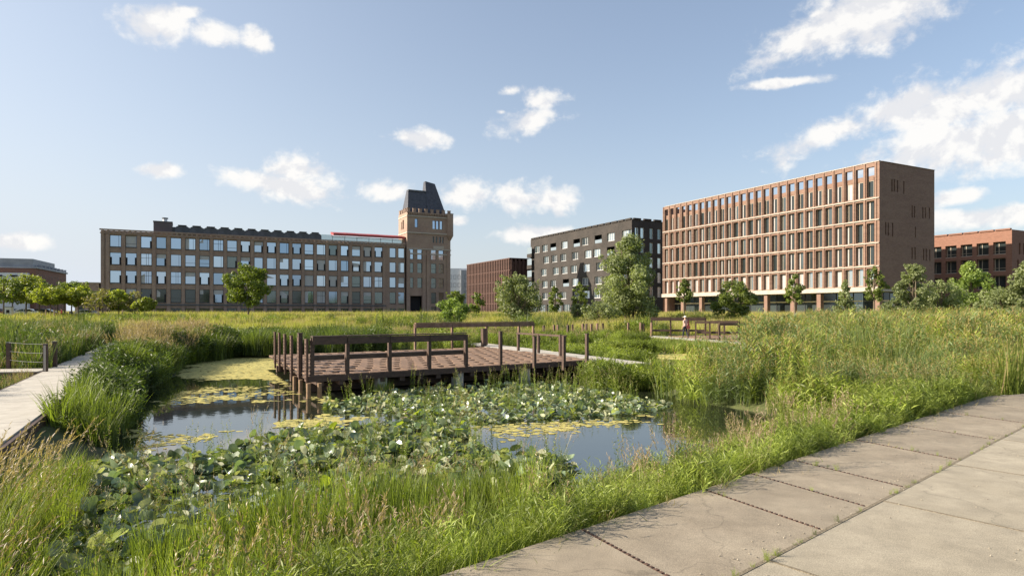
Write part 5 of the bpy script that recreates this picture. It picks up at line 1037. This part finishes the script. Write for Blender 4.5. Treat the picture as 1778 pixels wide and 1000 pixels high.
lz_ = -.63+np.abs(rr.normal(0, .075, n))*np.where(ly > 15, .8, 1.0); lrot = np.stack([rr.normal(0, .5, n), rr.normal(0, .5, n), rr.uniform(0, 6.28, n)], 1); flat = rr.random(n) < .5; lz_ = np.where(flat, -.638, lz_); lrot[flat, :2] *= .04
lsc = rr.uniform(.30, .74, n)*np.where(ly > 14, .82, 1); pk = rr.choice(len(LP), n, p=[.16,.15,.10,.15,.12,.11,.09,.12])
near = np.zeros(n, bool); vis = (np.abs(lx) < .82*ly) & (ly > 5.6); near[np.where(vis)[0][:300]] = True
bed = empty('water_lily_bed', (-1.5, 10, -.65), label='dense bed of blue-green water lily leaves on the near half of the pond', cat='water lilies')
for i in np.where(near)[0]: o = link('leaf', LP[pk[i]], bed, (lx[i]+1.5, ly[i]-10, lz_[i]+.65)); o.rotation_euler = lrot[i]; o.scale = (lsc[i],)*3
fm = ~near; fo = scatter('far_leaves', np.stack([lx[fm]+1.5, ly[fm]-10, lz_[fm]+.65], 1), lrot[fm], lsc[fm], pk[fm], LP, bed, kind='stuff')
# thin flower spikes between the leaves
plants('lily_bed_weeds', leafA, 6.5, PR['weed']+PR['seed'][:1], 1.0, 'thin pinkish flower spikes rising between the lily leaves', 'weeds', 21, water=None, zfix=-.68, sc=.7, keep=lambda x, y: np.clip(1.2-(edge_ab(x, y)[1]-1)/7, .30, 1))
plants('far_bed_weeds', leafB, 2.2, PR['weed'], 1.0, 'sparse seed stalks rising between the far lily leaves', 'weeds', 28, water=None, zfix=-.68, sc=.75)
plants('lily_bed_grass', leafA, 16, PR['blade']+PR['bank'][:2], 1.0, 'fine grass growing up through the lily leaves near the bank', 'grass', 22, water=None, zfix=-.68, sc=.7, keep=lambda x, y: np.clip(1.25-edge_ab(x, y)[1]/2.3, 0, 1)*(edge_ab(x, y)[1] > .8))
# floating yellow algae
AM = [leafmat('yellow algae', (.33,.29,.075), (.46,.40,.13), scale=2.5, rnd=.2, trans=0, rough=.9), leafmat('olive algae', (.20,.20,.06), (.30,.28,.09), scale=2, rnd=.2, trans=0, rough=.9)]
def flake(sd, m_):
    r_ = random.Random(sd); k = 9; V = [(0,0,.006)]+[(.12*(1+.35*r_.uniform(-1, 1))*math.cos(2*math.pi*j/k), .12*(1+.35*r_.uniform(-1, 1))*math.sin(2*math.pi*j/k), 0) for j in range(k)]
    me = bpy.data.meshes.new('flake'); me.from_pydata(V, [], [(0, 1+j, 1+(j+1) % k) for j in range(k)]); me.materials.append(m_); return me
FP = [flake(1, AM[0]), flake(2, AM[0]), flake(3, AM[1]), flake(4, AM[0])]
def algae(name, poly_px, density, label, sd, thr=.3, sc=1.0, seedn=1, cell=1.1):
    poly = [w2(px, py, -.64) for px, py in poly_px]; f = lambda x, y: np.clip((np.minimum(pdist(poly, x, y)/1.0, 1)*.55+vnoise(x, y, cell, seedn)*.5+vnoise(x, y, cell/3.3, seedn+3)*.35-thr-.25)*2.6, 0, 1)
    x, y, r_ = sample(poly, density, sd, keep=f); n = len(x); rot = np.zeros((n, 3)); rot[:, 2] = r_.uniform(0, 6.28, n); s = sc*.72*r_.uniform(.25, 1.4, n); S_ = np.stack([s, s, s], 1)
    return scatter(name, np.stack([x, y, -.648+r_.uniform(0, .006, n)], 1), rot, S_, r_.integers(0, 4, n), FP, label=label, cat='algae', kind='stuff')
algae('algae_mat', [(300,650),(330,622),(420,617),(478,616),(520,640),(545,668),(500,668),(420,660),(330,664)], 230, 'broad yellow algae mat left of the brown deck', 31, thr=.22, sc=.95)
algae('algae_strip', [(430,742),(500,728),(560,718),(640,722),(620,738),(540,748)], 300, 'thin yellow algae strip before the lily leaves', 32, thr=.12, sc=.9)
algae('algae_flecks', [(230,700),(300,668),(520,664),(640,690),(640,715),(520,706),(380,702),(280,716)], 130, 'scattered pale algae flecks on the open water', 33, thr=.58, sc=.8, cell=.8)
algae('algae_near', [(200,790),(210,740),(330,752),(420,745),(400,765),(300,785)], 260, 'pale algae flecks at the front left water edge', 34, thr=.24, sc=.62, cell=.7)
algae('algae_right', [(790,742),(860,728),(1010,724),(1180,712),(1180,735),(1000,760),(850,778)], 180, 'pale algae flecks among the lilies on the right water', 35, thr=.46, sc=.7, cell=.7)
algae('algae_back', [(985,622),(1060,604),(1290,600),(1330,612),(1200,625),(1100,622)], 110, 'yellow algae behind the deck boardwalk', 36, thr=.02, sc=1.6)
lt = [join('litter_%d' % i, [blades(5, .10, .006, .05, 1.5, 400+i, seg=2)[:3]], [(G['straw'], G['mid'])[i]]) for i in range(2)]
x, y, r_ = sample([tuple(EDGE0-EDIR*3), tuple(EDGE0+EDIR*13), tuple(EDGE0+EDIR*13-ENRM*.7), tuple(EDGE0-EDIR*3-ENRM*.7)], 55, 302, keep=lambda x, y: np.exp(edge_ab(x, y)[1]*6), nopath=False); n = len(x)
scatter('edge_litter', np.stack([x, y, np.full(n, .002)], 1), np.stack([r_.uniform(.9, 1.5, n), r_.normal(0, .2, n), r_.uniform(0, 6.28, n)], 1), r_.uniform(.5, 1.2, n), r_.integers(0, 2, n), lt, label='dry grass bits blown onto the edge of the slabs', cat='litter', kind='stuff')
jx = [pt(JO[r_.integers(2, 10)]+r_.normal(0, .008), r_.uniform(0, 1.5)**1.0) for _ in range(26)]+[pt(r_.uniform(-2, 10), 1.52+r_.normal(0, .01)) for _ in range(46)]
scatter('joint_weeds', [(p[0], p[1], -.004) for p in jx], np.stack([r_.normal(0, .3, 72), r_.normal(0, .3, 72), r_.uniform(0, 6.28, 72)], 1), r_.uniform(.05, .14, 72), r_.integers(0, 5, 72), PR['bank'], label='tiny weeds sprouting from the joints between slabs', cat='weeds', kind='stuff')
# grit on the slabs
gx, gy_, r_ = sample([(0,3.5), (3,3), (12,4), (14,14), (10.6,14.4)], 60, 301, nopath=False); a, b = edge_ab(gx, gy_); bb = -b; seam = np.abs(bb-1.34) < .16; kp = (b < -.03) & (r_.random(len(gx)) < np.where(seam, 1, .10)); gx, gy_ = gx[kp], gy_[kp]; n = len(gx)
scatter('grit', np.stack([gx, gy_, np.full(n, .004)], 1), r_.uniform(0, 6, (n, 3)), r_.uniform(.004, .013, n), np.zeros(n), protoG, label='loose grit lying along the seams of the slabs', cat='gravel', kind='stuff')
